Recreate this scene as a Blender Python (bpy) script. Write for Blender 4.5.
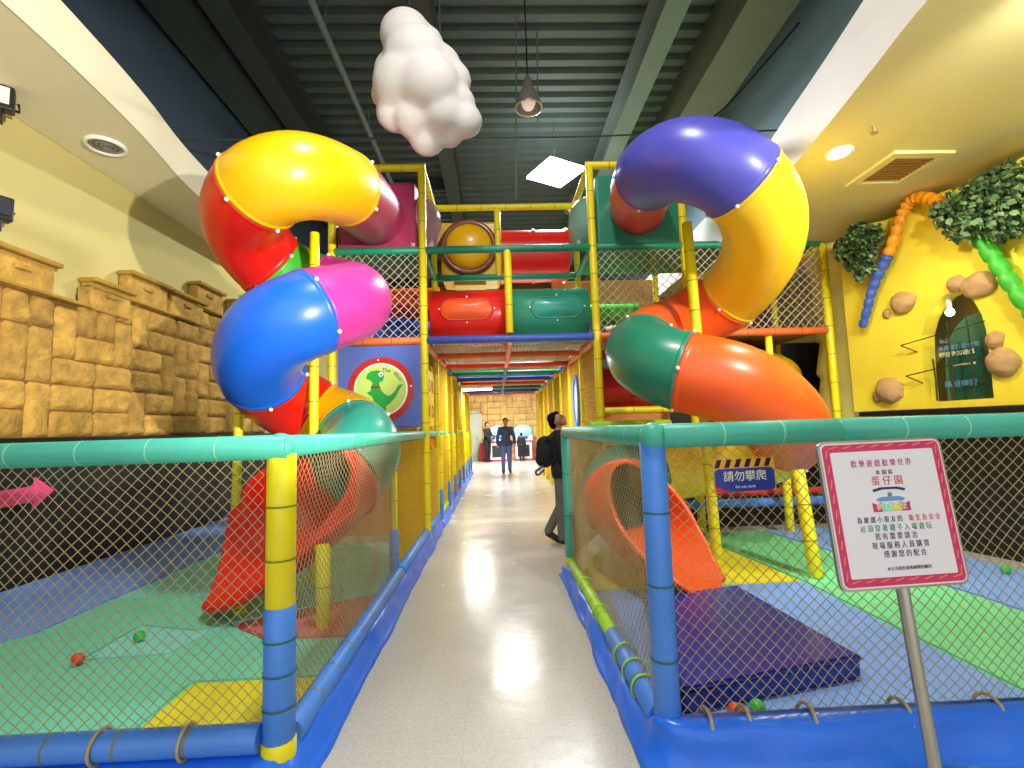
import bpy, bmesh, math, random
from mathutils import Vector, Matrix, noise
random.seed(7)
for o in list(bpy.data.objects): bpy.data.objects.remove(o)
SC = bpy.context.scene
COL = SC.collection
PI = math.pi
V = Vector

# ---------------------------------------------------------------- camera
cd = bpy.data.cameras.new('camera'); cam = bpy.data.objects.new('camera', cd); COL.objects.link(cam)
cd.sensor_width = 36; cd.lens = 487 / 1024 * 36; cd.clip_start = .05; cd.clip_end = 200
cam.matrix_world = (Matrix.Translation((0, 0, 1.40)) @ Matrix.Rotation(math.radians(-1.93), 4, 'Z')
                    @ Matrix.Rotation(math.radians(95.15), 4, 'X') @ Matrix.Rotation(math.radians(-1.8), 4, 'Z'))
SC.camera = cam
# ---------------------------------------------------------------- light and exposure
SC.view_settings.view_transform = 'Standard'; SC.view_settings.look = 'None'
SC.view_settings.gamma = 1; SC.view_settings.use_curve_mapping = False
SC.view_settings.exposure = 0.42
w = bpy.data.worlds.new('world'); SC.world = w; w.use_nodes = True
w.node_tree.nodes['Background'].inputs[0].default_value = (.95, .98, 1.04, 1)
w.node_tree.nodes['Background'].inputs[1].default_value = 1.05

def lamp(name, kind, loc, energy, color=(1, 1, 1), size=.2, target=None, spot=None, blend=.4):
    d = bpy.data.lights.new(name, kind); d.energy = energy; d.color = color
    if kind == 'AREA': d.size = size
    else: d.shadow_soft_size = size
    if spot: d.spot_size = math.radians(spot); d.spot_blend = blend
    o = bpy.data.objects.new(name, d); COL.objects.link(o); o.location = loc
    if target is not None: o.rotation_euler = (V(target) - V(loc)).to_track_quat('-Z', 'Y').to_euler()
    return o
# the lamp that throws the round slide shadows on the castle wall
lamp('lobby_spot', 'SPOT', (3.2, -1.3, 2.0), 2700, (1, .95, .86), .06, (-4.6, 6.4, 3.6), 36, .35)
lamp('slide_fill_spot', 'SPOT', (3.4, 1.0, 3.7), 480, (1, .96, .88), .1, (2.3, 4.6, 2.2), 75, .7)  # added fill spot to brighten the right slide; no fixture modelled
# hall high-bay lamps
lamp('high_bay', 'AREA', (1.42, 10.0, 6.78), 520, (.93, .97, 1), .55, (1.42, 10, 0))
lamp('high_bay_front', 'AREA', (.2, 2.2, 7.3), 190, (1, .97, .92), .6, (.2, 2.2, 0))
lamp('high_bay_corridor', 'AREA', (.3, 18.2, 3.6), 380, (1, .97, .92), 1.0, (.3, 18.2, 0))
lamp('corridor_strip', 'AREA', (-.55, 12.6, 2.38), 60, (1, .98, .94), .6, (-.4, 12.6, 0))
lamp('corridor_fill_front', 'AREA', (.2, 8.3, 2.46), 45, (1, .98, .94), .6, (.2, 8.3, 0))  # extra lamp put in to brighten the front bays, without a fitting
# soffit downlights over the cave wall
lamp('soffit_light_near', 'SPOT', (3.11, 4.04, 3.70), 90, (1, .95, .82), .06, (3.8, 4.2, 0), 150, .6)
lamp('soffit_light_far', 'SPOT', (3.1, 1.9, 3.7), 210, (1, .95, .82), .08, (4.6, 4.6, 2.4), 110, .6)

# ---------------------------------------------------------------- materials
def lin(c):
    return tuple((x / 12.92 if x <= .04045 else ((x + .055) / 1.055) ** 2.4) for x in c)
def hexc(h):
    h = h.lstrip('#'); return lin(tuple(int(h[i:i + 2], 16) / 255 for i in (0, 2, 4)))
MATS = {}
def mat(name, col, rough=.5, var=.06, scale=6, bump=0, bscale=40, metal=0, emit=0, coat=0, spec=.5, trans=0, alpha=1, island=0):
    if name in MATS: return MATS[name]
    m = bpy.data.materials.new(name); m.use_nodes = True; nt = m.node_tree; n = nt.nodes; L = nt.links
    b = n['Principled BSDF']; c = hexc(col) if isinstance(col, str) else col
    tc = n.new('ShaderNodeTexCoord')
    if var:
        nz = n.new('ShaderNodeTexNoise'); nz.inputs['Scale'].default_value = scale; nz.inputs['Detail'].default_value = 4
        L.new(tc.outputs['Object'], nz.inputs['Vector'])
        rp = n.new('ShaderNodeMapRange'); rp.inputs['From Min'].default_value = .25; rp.inputs['From Max'].default_value = .75
        rp.inputs['To Min'].default_value = 1 - var; rp.inputs['To Max'].default_value = 1 + var
        L.new(nz.outputs['Fac'], rp.inputs['Value'])
        src = rp.outputs['Result']
        if island:
            ge = n.new('ShaderNodeNewGeometry'); r2 = n.new('ShaderNodeMapRange')
            r2.inputs['To Min'].default_value = 1 - island; r2.inputs['To Max'].default_value = 1 + island
            L.new(ge.outputs['Random Per Island'], r2.inputs['Value'])
            mu = n.new('ShaderNodeMath'); mu.operation = 'MULTIPLY'
            L.new(src, mu.inputs[0]); L.new(r2.outputs['Result'], mu.inputs[1]); src = mu.outputs[0]
        vm = n.new('ShaderNodeVectorMath'); vm.operation = 'SCALE'; vm.inputs[0].default_value = c
        L.new(src, vm.inputs['Scale']); L.new(vm.outputs['Vector'], b.inputs['Base Color'])
    else:
        b.inputs['Base Color'].default_value = (*c, 1)
    b.inputs['Roughness'].default_value = rough; b.inputs['Metallic'].default_value = metal
    b.inputs['Specular IOR Level'].default_value = spec
    if coat: b.inputs['Coat Weight'].default_value = coat; b.inputs['Coat Roughness'].default_value = .12
    if trans: b.inputs['Transmission Weight'].default_value = trans; b.inputs['IOR'].default_value = 1.2
    if emit:
        b.inputs['Emission Color'].default_value = (*c, 1); b.inputs['Emission Strength'].default_value = emit
    if bump:
        bz = n.new('ShaderNodeTexNoise'); bz.inputs['Scale'].default_value = bscale; bz.inputs['Detail'].default_value = 5
        L.new(tc.outputs['Object'], bz.inputs['Vector'])
        bp = n.new('ShaderNodeBump'); bp.inputs['Strength'].default_value = bump; bp.inputs['Distance'].default_value = .02
        L.new(bz.outputs['Fac'], bp.inputs['Height']); L.new(bp.outputs['Normal'], b.inputs['Normal'])
    MATS[name] = m; return m
PL = dict(rough=.34, var=.03, scale=3, coat=.12)              # moulded slide plastic
PD = dict(rough=.42, var=.05, scale=9, bump=.06, bscale=60)  # padded vinyl foam sleeve
M = {}
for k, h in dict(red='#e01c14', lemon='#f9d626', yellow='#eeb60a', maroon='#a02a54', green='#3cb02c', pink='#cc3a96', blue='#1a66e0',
                 teal='#2c9c86', orange='#f86020', purple='#5454bc', dark_green='#268668', brick='#b8281f', gold='#d8b010').items():
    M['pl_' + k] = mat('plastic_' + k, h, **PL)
for k, h in dict(yellow='#f0e010', teal='#48b69e', blue='#4a8ae4', lime='#a8dc3c', green='#1e8e6c', orange='#ea7038', navyblue='#3c5cb8',
                 red='#d03828', pink='#ee8c7c').items():
    M['pd_' + k] = mat('padding_' + k, h, **PD)
M['tie'] = mat('cable_tie', '#8fd8b8', .4); M['tie_dark'] = mat('cable_tie_dark', '#2c6c50', .4)
M['tie_yel'] = mat('cable_tie_ochre', '#8c8410', .4)
M['bolt'] = mat('bolt_cap', '#f4f4ee', .3)
M['net'] = mat('net_cord', '#bba878', .8, .1, 30); M['net_white'] = mat('net_cord_white', '#cfc9b8', .8, .1, 30)
M['net_yellow'] = mat('net_cord_yellow', '#d8ae20', .8, .1, 30)
M['tarp'] = mat('tarp_blue', '#2674f2', .28, .06, 4, bump=.25, bscale=7)
M['mat_green'] = mat('mat_green', '#74dcb8', .55, .06, 3); M['mat_lgreen'] = mat('mat_light_green', '#74dc9c', .55, .05, 3)
M['mat_yellow'] = mat('mat_yellow', '#e4dc28', .55, .05, 3); M['mat_blue'] = mat('mat_blue', '#7aa8ee', .55, .06, 3)
M['mat_mint'] = mat('mat_mint', '#86e6d6', .55, .05, 3); M['mat_pink'] = mat('mat_pink', '#d87070', .55, .05, 3)
M['mat_navy'] = mat('mat_navy', '#20308e', .26, .06, 3, bump=.2, bscale=5); M['mat_orange'] = mat('mat_orange', '#d88a3a', .55, .05, 3)
M['cream'] = mat('wall_cream', '#c8bc76', .75, .03, 1.2, bump=.03, bscale=120)
M['soffit'] = mat('soffit_cream', '#e8dfba', .7, .03, 1)
M['soffit_y'] = mat('soffit_yellow_cream', '#e6de9e', .6, .03, 1)
M['fascia_l'] = mat('fascia_cream', '#d8cfae', .6, .03, 1); M['fascia'] = mat('fascia_white', '#d9d6cc', .6, .03, 1)
M['black'] = mat('dark_dado', '#141812', .6, .15, 2); M['ledge'] = mat('ledge_black', '#0c0f0c', .5)
M['navywall_dimmed'] = mat('upper_wall_navy_dimmed', '#23333f', .7, .1, 1.5); M['bluegrey'] = mat('upper_wall_bluegrey', '#6f8a9c', .7, .06, 1.5)  # left upper wall: navy deepened to stand in for the weaker light there
M['deck'] = mat('roof_deck', '#3f4f4b', .6, .1, 1.5); M['steel'] = mat('beam_steel', '#64766e', .6, .1, 2)
M['steel_dark'] = mat('beam_steel_dark', '#2c3833', .6, .1, 2); M['steel_k'] = mat('beam_khaki', '#5d6450', .6, .1, 2)
M['stone'] = mat('castle_stone', '#b48c3c', .85, .34, 7, bump=.9, bscale=26, island=.2)
M['stone_cap'] = mat('castle_cap', '#a88430', .85, .2, 6, bump=.4, bscale=22)
M['mortar'] = mat('castle_mortar', '#7c5c28', .9, .2, 8)
M['backstone'] = mat('rear_stone', '#c9a060', .85, .25, 4, bump=.5, bscale=18, island=.15)
M['cave'] = mat('cave_yellow', '#f0da38', .7, .09, 2.2, bump=.25, bscale=7)
M['bark'] = mat('trunk_pale_yellow', '#f2e684', .7, .09, 3, bump=.2, bscale=12)
M['rock'] = mat('rock_tan', '#b99460', .85, .2, 9, bump=.4, bscale=25)
M['ivy'] = mat('ivy_leaf', '#6c8c58', .5, .35, 14, island=.4); M['ivy_d'] = mat('ivy_leaf_dark', '#3e5c3a', .5, .3, 14, island=.4)
M['metal'] = mat('brushed_steel', '#b9b4a8', .28, .05, 8, metal=.9); M['iron'] = mat('wrought_iron', '#3a3c22', .5, .2, 12, metal=.5)
M['blackpl'] = mat('black_plastic', '#141416', .4); M['white'] = mat('white_paint', '#f2f0ea', .5, .02)
M['lamp_on'] = mat('lamp_glow', '#ffffff', .5, 0, emit=14); M['lamp_warm'] = mat('lamp_warm', '#fff6e0', .5, 0, emit=9)
M['lamp_dim'] = mat('lamp_dim', '#d8c8b8', .3, .1, 20, emit=.45)
M['lampgrey'] = mat('lamp_housing', '#94918a', .4, .05, 6, metal=.4)
M['skin'] = mat('skin', '#b5836a', .55, .05, 12); M['hair'] = mat('hair_black', '#121011', .85, .2, 40, spec=.15)
M['cloth_black'] = mat('cloth_black', '#17171b', .8, .15, 14, bump=.2, bscale=30); M['cloth_navy'] = mat('cloth_navy', '#34426a', .8, .12, 12, bump=.2, bscale=30)
M['denim'] = mat('denim', '#4c64a0', .8, .15, 10, bump=.2, bscale=40); M['trouser_grey'] = mat('trouser_grey', '#6a6b64', .8, .12, 12, bump=.2, bscale=30)
M['shoe'] = mat('shoe_dark', '#1d1b1c', .5); M['grey_stripe'] = mat('stripe_grey', '#8c8f90', .8); M['strap_blue'] = mat('strap_blue', '#3a62c8', .6)
M['white_stripe'] = mat('stripe_white', '#e8e8e8', .7)
M['cloud'] = mat('cloud_foam', '#d0cbc5', .8, .05, 3, bump=.15, bscale=9)
M['glass_green'] = mat('window_green', '#3f6a50', .2, .08, 2); M['board_green'] = mat('window_board', '#0f4a3e', .3, .1, 2)
M['signwhite'] = mat('sign_white', '#f1edf2', .35, .01); M['signpink'] = mat('sign_pink', '#d8346c', .4, .04, 20)
M['signblue'] = mat('sign_blue', '#2c3c9c', .4, .03); M['signorange'] = mat('sign_amber', '#f0aa3a', .4, .03)
M['ink_dark'] = mat('ink_dark', '#3a2c5c', .5, 0); M['ink_red'] = mat('ink_red', '#d02c4c', .5, 0); M['ink_green'] = mat('ink_green', '#2c8c60', .5, 0)
M['ink_pink'] = mat('ink_pink', '#b83c78', .5, 0); M['ink_cream'] = mat('ink_cream', '#f4f0c8', .5, 0); M['ink_sky'] = mat('ink_sky', '#6aa0d8', .5, 0)
M['arrowpink'] = mat('arrow_pink', '#f0407c', .5, .03)
M['plumblue'] = mat('panel_blue', '#5468b4', .4, .05, 3); M['disc_lime'] = mat('disc_lime', '#b8d468', .45, .05, 6)
M['dino'] = mat('dino_green', '#1f9a3c', .45, .05, 8); M['panel_yel'] = mat('panel_ochre', '#f4c82c', .5, .05, 4)
M['brown'] = mat('panel_brown', '#a8783c', .6, .12, 5); M['brownring'] = mat('ring_brown', '#7c4426', .25, .05, 4, coat=.4)
M['bubble'] = mat('bubble_clear', '#b88c98', .08, .02, 4, coat=.6); M['bubble_g'] = mat('bubble_green', '#7ca898', .08, .02, 4, coat=.6)
M['doorgrey'] = mat('door_grey', '#b4b8a4', .6, .05, 3); M['ball_red'] = mat('ball_red', '#ea4a20', .35); M['ball_green'] = mat('ball_green', '#20c040', .35)
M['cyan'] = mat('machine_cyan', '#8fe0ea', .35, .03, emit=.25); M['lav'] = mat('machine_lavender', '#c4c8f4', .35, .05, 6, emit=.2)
M['mred'] = mat('machine_red', '#d02a38', .35); M['mdark'] = mat('machine_dark', '#2c3038', .3)

# floor: speckled vinyl tiles
def floor_mat():
    m = bpy.data.materials.new('vinyl_floor'); m.use_nodes = True; nt = m.node_tree; n = nt.nodes; L = nt.links; b = n['Principled BSDF']
    tc = n.new('ShaderNodeTexCoord')
    br = n.new('ShaderNodeTexBrick'); br.offset = 0
    br.inputs['Scale'].default_value = 1; br.inputs['Brick Width'].default_value = .305; br.inputs['Row Height'].default_value = .305
    br.inputs['Mortar Size'].default_value = .0018; br.inputs['Mortar Smooth'].default_value = .3
    br.inputs['Color1'].default_value = (*hexc('#c8c5ba'), 1); br.inputs['Color2'].default_value = (*hexc('#c4c1b6'), 1)
    br.inputs['Mortar'].default_value = (*hexc('#bdb8ab'), 1)
    mp = n.new('ShaderNodeMapping'); mp.inputs['Location'].default_value = (.19, .1, 0)
    L.new(tc.outputs['Object'], mp.inputs['Vector']); L.new(mp.outputs['Vector'], br.inputs['Vector'])
    nz = n.new('ShaderNodeTexNoise'); nz.inputs['Scale'].default_value = 55; nz.inputs['Detail'].default_value = 6; nz.inputs['Roughness'].default_value = .7
    L.new(tc.outputs['Object'], nz.inputs['Vector'])
    mr = n.new('ShaderNodeMapRange'); mr.inputs['From Min'].default_value = .38; mr.inputs['From Max'].default_value = .62
    mr.inputs['To Min'].default_value = .88; mr.inputs['To Max'].default_value = 1.05
    L.new(nz.outputs['Fac'], mr.inputs['Value'])
    vm = n.new('ShaderNodeVectorMath'); vm.operation = 'SCALE'
    L.new(br.outputs['Color'], vm.inputs[0]); L.new(mr.outputs['Result'], vm.inputs['Scale'])
    L.new(vm.outputs['Vector'], b.inputs['Base Color'])
    n2 = n.new('ShaderNodeTexNoise'); n2.inputs['Scale'].default_value = 3; L.new(tc.outputs['Object'], n2.inputs['Vector'])
    m2 = n.new('ShaderNodeMapRange'); m2.inputs['To Min'].default_value = .12; m2.inputs['To Max'].default_value = .34
    L.new(n2.outputs['Fac'], m2.inputs['Value']); L.new(m2.outputs['Result'], b.inputs['Roughness'])
    bp = n.new('ShaderNodeBump'); bp.inputs['Strength'].default_value = .12; bp.inputs['Distance'].default_value = .01
    n3 = n.new('ShaderNodeTexNoise'); n3.inputs['Scale'].default_value = 9; L.new(tc.outputs['Object'], n3.inputs['Vector'])
    L.new(n3.outputs['Fac'], bp.inputs['Height']); L.new(bp.outputs['Normal'], b.inputs['Normal'])
    return m
M['floor'] = floor_mat()

# ---------------------------------------------------------------- mesh builder
class MB:
    def __init__(s): s.v = []; s.f = []; s.mi = []; s.sm = []; s.cur = 0
    def add(s, vs, fs, smooth=False):
        k = len(s.v); s.v += [tuple(p) for p in vs]
        for f in fs: s.f.append(tuple(i + k for i in f)); s.mi.append(s.cur); s.sm.append(smooth)
    def box(s, c, d, rz=0, bev=0):
        x, y, z = d[0] / 2, d[1] / 2, d[2] / 2
        R = Matrix.Rotation(rz, 3, 'Z'); c = V(c)
        if bev:
            bm = bmesh.new(); bmesh.ops.create_cube(bm, size=1)
            for q in bm.verts: q.co = V((q.co.x * d[0], q.co.y * d[1], q.co.z * d[2]))
            bmesh.ops.bevel(bm, geom=bm.edges[:] + bm.verts[:], offset=bev, segments=2, affect='EDGES', profile=.5)
            bm.verts.index_update()
            s.add([c + R @ q.co for q in bm.verts], [[q.index for q in f.verts] for f in bm.faces]); bm.free(); return s
        P = [c + R @ V(p) for p in ((-x, -y, -z), (x, -y, -z), (x, y, -z), (-x, y, -z), (-x, -y, z), (x, -y, z), (x, y, z), (-x, y, z))]
        s.add(P, [(3, 2, 1, 0), (4, 5, 6, 7), (0, 1, 5, 4), (1, 2, 6, 5), (2, 3, 7, 6), (3, 0, 4, 7)]); return s
    def tube(s, pts, r, n=12, caps=True, closed=False, smooth=True, up=None):
        pts = [V(p) for p in pts]; N = len(pts)
        rr = r if isinstance(r, (list, tuple)) else [r] * N
        fr = frames(pts, closed, up); vs = []
        for i in range(N):
            a, b = fr[i]
            for j in range(n):
                t = 2 * PI * j / n; vs.append(pts[i] + (a * math.cos(t) + b * math.sin(t)) * rr[i])
        fs = []
        for i in range(N if closed else N - 1):
            i2 = (i + 1) % N
            for j in range(n):
                j2 = (j + 1) % n; fs.append((i * n + j, i * n + j2, i2 * n + j2, i2 * n + j))
        s.add(vs, fs, smooth)
        if caps and not closed:
            s.add(vs[:n], [tuple(range(n))[::-1]]); s.add(vs[-n:], [tuple(range(n))])
        return s
    def ball(s, c, r, n=10, m=7, sx=1, sy=1, sz=1, fn=None):
        c = V(c); vs = []; fs = []
        for i in range(m + 1):
            p = PI * i / m
            for j in range(n):
                t = 2 * PI * j / n; d = V((math.sin(p) * math.cos(t), math.sin(p) * math.sin(t), math.cos(p)))
                k = fn(d) if fn else 1
                vs.append(c + V((d.x * sx, d.y * sy, d.z * sz)) * r * k)
        for i in range(m):
            for j in range(n): fs.append((i * n + j, (i + 1) * n + j, (i + 1) * n + (j + 1) % n, i * n + (j + 1) % n))
        s.add(vs, fs, True); return s
    def prism(s, poly, z0, z1):                      # polygon in xy
        n = len(poly); vs = [(p[0], p[1], z0) for p in poly] + [(p[0], p[1], z1) for p in poly]
        s.add(vs, [tuple(range(n))[::-1], tuple(range(n, 2 * n))] + [(i, (i + 1) % n, n + (i + 1) % n, n + i) for i in range(n)]); return s
    def slab(s, poly, O, U, W, d):                   # polygon in plane O+u*U+w*W, thick d along U x W
        O, U, W = V(O), V(U), V(W); Nn = U.cross(W).normalized(); n = len(poly)
        A = [O + U * p[0] + W * p[1] for p in poly]; B = [p + Nn * d for p in A]
        s.add(A + B, [tuple(range(n))[::-1], tuple(range(n, 2 * n))] + [(i, (i + 1) % n, n + (i + 1) % n, n + i) for i in range(n)]); return s
    def build(s, name, mats, parent=None):
        me = bpy.data.meshes.new(name); me.from_pydata(s.v, [], s.f)
        for m in (mats if isinstance(mats, (list, tuple)) else [mats]): me.materials.append(m)
        me.polygons.foreach_set('material_index', s.mi); me.polygons.foreach_set('use_smooth', s.sm)
        bm = bmesh.new(); bm.from_mesh(me); bmesh.ops.recalc_face_normals(bm, faces=bm.faces); bm.to_mesh(me); bm.free()
        o = bpy.data.objects.new(name, me); COL.objects.link(o)
        if parent is not None:
            o.parent = parent; o.matrix_parent_inverse = Matrix.Translation(-V(parent.location)) if parent.type == 'EMPTY' else Matrix()
        return o
def frames(pts, closed=False, up=None):
    N = len(pts); T = []
    for i in range(N):
        if closed: d = pts[(i + 1) % N] - pts[i - 1]
        else: d = pts[min(i + 1, N - 1)] - pts[max(i - 1, 0)]
        T.append(d.normalized() if d.length > 1e-9 else V((0, 0, 1)))
    out = []
    if up is not None:
        up = V(up)
        for t in T:
            a = up.cross(t)
            a = a.normalized() if a.length > 1e-6 else V((1, 0, 0)); out.append((a, t.cross(a).normalized()))
        return out
    ref = V((0, 0, 1)) if abs(T[0].z) < .9 else V((1, 0, 0))
    a = ref.cross(T[0]).normalized()
    for t in T:
        a = (a - t * a.dot(t)); a = a.normalized() if a.length > 1e-6 else V((1, 0, 0)).cross(t).normalized()
        out.append((a, t.cross(a).normalized()))
    return out
def spline(P, per=8):
    P = [V(p) for p in P]; out = []
    for i in range(len(P) - 1):
        p0, p1, p2, p3 = P[max(i - 1, 0)], P[i], P[i + 1], P[min(i + 2, len(P) - 1)]
        for k in range(per):
            t = k / per
            out.append(.5 * ((2 * p1) + (p2 - p0) * t + (2 * p0 - 5 * p1 + 4 * p2 - p3) * t * t + (3 * p1 - p0 - 3 * p2 + p3) * t ** 3))
    out.append(P[-1].copy()); return out
def tag(o, label=None, cat=None, group=None, kind=None):
    if label: o['label'] = label
    if cat: o['category'] = cat
    if group: o['group'] = group
    if kind: o['kind'] = kind
    return o
def empty(name, loc, label, cat, group=None):
    o = bpy.data.objects.new(name, None); COL.objects.link(o); o.location = loc; o.empty_display_size = .1
    return tag(o, label, cat, group)
def struct(mb, name, m, label=None):
    return tag(mb.build(name, m), label, None, None, 'structure')

def net(name, O, U, W, width, height, cell, r, m, parent=None, wob=.006, sag=.012, seed=0):
    """diamond netting in the plane O + u*U + w*W, made of knotted cords"""
    O, U, W = V(O), V(U).normalized(), V(W).normalized(); Nn = U.cross(W).normalized(); mb = MB()
    def P(u, w):
        e = min(u, width - u, w, height - w); k = max(0, min(1, e / .08))
        a = noise.noise_vector(V((u * 2.3 + seed * 9, w * 2.3, seed)))
        return O + U * (u + a.x * wob * 2 * k) + W * (w + a.y * wob * 2 * k) + Nn * (a.z * sag * 2 * k)
    for sgn in (1, -1):
        lo, hi = (-height, width) if sgn > 0 else (0, width + height)
        k = math.ceil(lo / cell)
        while k * cell <= hi:
            c = k * cell; k += 1          # u = c + sgn*w
            if sgn > 0: w0, w1 = max(0, -c), min(height, width - c)
            else: w0, w1 = max(0, c - width), min(height, c)
            if w1 - w0 < 1e-3: continue
            nseg = max(1, int(round((w1 - w0) / (cell / 2 if cell > .03 else cell * 2))))
            nseg = min(nseg, 60)
            pts = [P(c + sgn * (w0 + (w1 - w0) * i / nseg), w0 + (w1 - w0) * i / nseg) for i in range(nseg + 1)]
            mb.tube(pts, r, 3, caps=False)
    return mb.build(name, m, parent)

def pad(mb, a, b, r, ties=.35, n=14, mi=0, ti=1, tr=1.06, cap=True):
    """foam sleeve with cable-tie rings"""
    a, b = V(a), V(b); mb.cur = mi; L = (b - a).length; d = (b - a).normalized()
    mb.tube([a, a + d * .004, b - d * .004, b], [r * .93, r, r, r * .93], n)
    if ties:
        mb.cur = ti; k = max(1, int(L / ties))
        for i in range(1, k + 1):
            c = a + d * (L * i / (k + 1))
            mb.tube([c - d * .004, c + d * .004], r * tr, n, caps=False)
    mb.cur = mi

def text_mesh(name, s, size, m, parent, O, U, W, align='CENTER', depth=.0006, sx=1):
    cu = bpy.data.curves.new('t', 'FONT'); cu.body = s; cu.size = size; cu.align_x = align; cu.align_y = 'CENTER'; cu.extrude = depth
    cu.resolution_u = 3
    to = bpy.data.objects.new('t', cu); COL.objects.link(to); dg = bpy.context.evaluated_depsgraph_get()
    me = bpy.data.meshes.new_from_object(to.evaluated_get(dg)); bpy.data.objects.remove(to)
    O, U, W = V(O), V(U).normalized(), V(W).normalized(); Nn = U.cross(W)
    for q in me.vertices:
        c = q.co; q.co = O + U * c.x * sx + W * c.y + Nn * c.z
    me.materials.clear(); me.materials.append(m); o = bpy.data.objects.new(name, me); me.name = name; COL.objects.link(o)
    if parent is not None:
        o.parent = parent; o.matrix_parent_inverse = Matrix.Translation(-V(parent.location))
    return o

# ================================================================ THE SETTING
FL = MB(); FL.add([(-8, -4, 0), (8, -4, 0), (8, 24, 0), (-8, 24, 0)], [(0, 1, 2, 3)]); struct(FL, 'floor', M['floor'])
XL, XR = -4.6, 4.5
b = MB(); b.box((XL - .16, 10, 3.02), (.3, 28, 3.18)); struct(b, 'wall_left', M['cream'])
b = MB(); b.box((XL - .10, 10, .70), (.18, 28, 1.40)); struct(b, 'wall_left_dado', M['black'])
b = MB(); b.box((XL + .05, 10, 1.425), (.16, 28, .05), bev=.008); struct(b, 'trim_1', M['ledge'])
b = MB(); b.box((XL - .16, 10, 6.8), (.3, 28, 3.4)); struct(b, 'wall_left_upper', M['navywall_dimmed'])

def ribbon(mb, path, z0, z1):
    n = len(path)
    mb.add([(p[0], p[1], z0) for p in path] + [(p[0], p[1], z1) for p in path], [(i, i + 1, n + i + 1, n + i) for i in range(n - 1)], True)
# left soffit and its curved fascia
LP = spline([(-3.42, -3, 0), (-3.44, 1.5, 0), (-3.46, 3.3, 0), (-3.52, 4.2, 0), (-3.62, 5.0, 0), (-3.80, 6.0, 0), (-3.92, 7.5, 0), (-4.0, 10, 0), (-4.0, 16, 0)], 6)
sb = MB(); n_ = len(LP)
for z in (4.57, 5.02):
    sb.add([(p.x, p.y, z) for p in LP] + [(XL, p.y, z) for p in LP], [(i, i + 1, n_ + i + 1, n_ + i) for i in range(n_ - 1)])
struct(sb, 'ceiling_soffit_left', M['soffit'])
fb = MB(); ribbon(fb, LP, 4.56, 5.02); struct(fb, 'trim_2', M['fascia_l'])
# right soffit and fascia
RP = spline([(2.35, -3, 0), (2.42, 1.0, 0), (2.5, 2.4, 0), (2.61, 3.03, 0), (2.71, 3.57, 0), (2.82, 4.25, 0), (2.92, 4.9, 0), (3.0, 6.0, 0), (3.05, 9.0, 0), (3.05, 16, 0)], 6)
sb = MB(); n_ = len(RP)
for z in (3.75, 4.26):
    sb.add([(p.x, p.y, z) for p in RP] + [(XR + .6, p.y, z) for p in RP], [(i, i + 1, n_ + i + 1, n_ + i) for i in range(n_ - 1)])
struct(sb, 'ceiling_soffit_right', M['soffit_y'])
fb = MB(); ribbon(fb, RP, 3.74, 4.26); struct(fb, 'trim_3', M['fascia'])
b = MB(); b.box((XR + .5, 10, 6.2), (.3, 28, 4.4)); struct(b, 'wall_right_upper', M['bluegrey'])
b = MB(); b.box((XR + .8, 10, 2.3), (.3, 28, 4.3)); struct(b, 'wall_right', M['cream'])

# roof deck with trapezoid ribs, steel beams
b = MB(); y = -3.0; pr_ = []
while y < 24: pr_ += [(y, 8.0), (y + .15, 8.0), (y + .2, 8.09), (y + .28, 8.09), (y + .33, 8.0)]; y += .33
n_ = len(pr_); b.add([(-9, p[0], p[1]) for p in pr_] + [(9, p[0], p[1]) for p in pr_], [(i, i + 1, n_ + i + 1, n_ + i) for i in range(n_ - 1)])
struct(b, 'ceiling', M['deck'])
def ibeam(name, x, zb, h, wd, m, y0=-3, y1=24):
    b = MB(); yc, L = (y0 + y1) / 2, y1 - y0
    b.box((x, yc, zb + .015), (wd, L, .03)); b.box((x, yc, zb + h - .015), (wd, L, .03)); b.box((x, yc, zb + h / 2), (.03, L, h - .06))
    return struct(b, name, m)
ibeam('beam_1', 2.75, 7.35, .65, .36, M['steel']); ibeam('beam_2', -.95, 7.4, .6, .34, M['steel_dark'])
b = MB(); b.box((4.02, 10, 7.6), (.75, 28, .8)); struct(b, 'beam_3', M['steel_k'])
ibeam('beam_4', -3.7, 7.3, .7, .4, M['steel_dark'])
b = MB(); b.box((-4.25, 10, 7.55), (.5, 28, .9)); struct(b, 'beam_5', M['steel_dark'])
b = MB()
for yy in (6.2, 12.4, 18.6): b.box((-2.3, yy, 7.84), (2.4, .12, .3))
struct(b, 'beam_6', M['steel_dark'])

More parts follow.
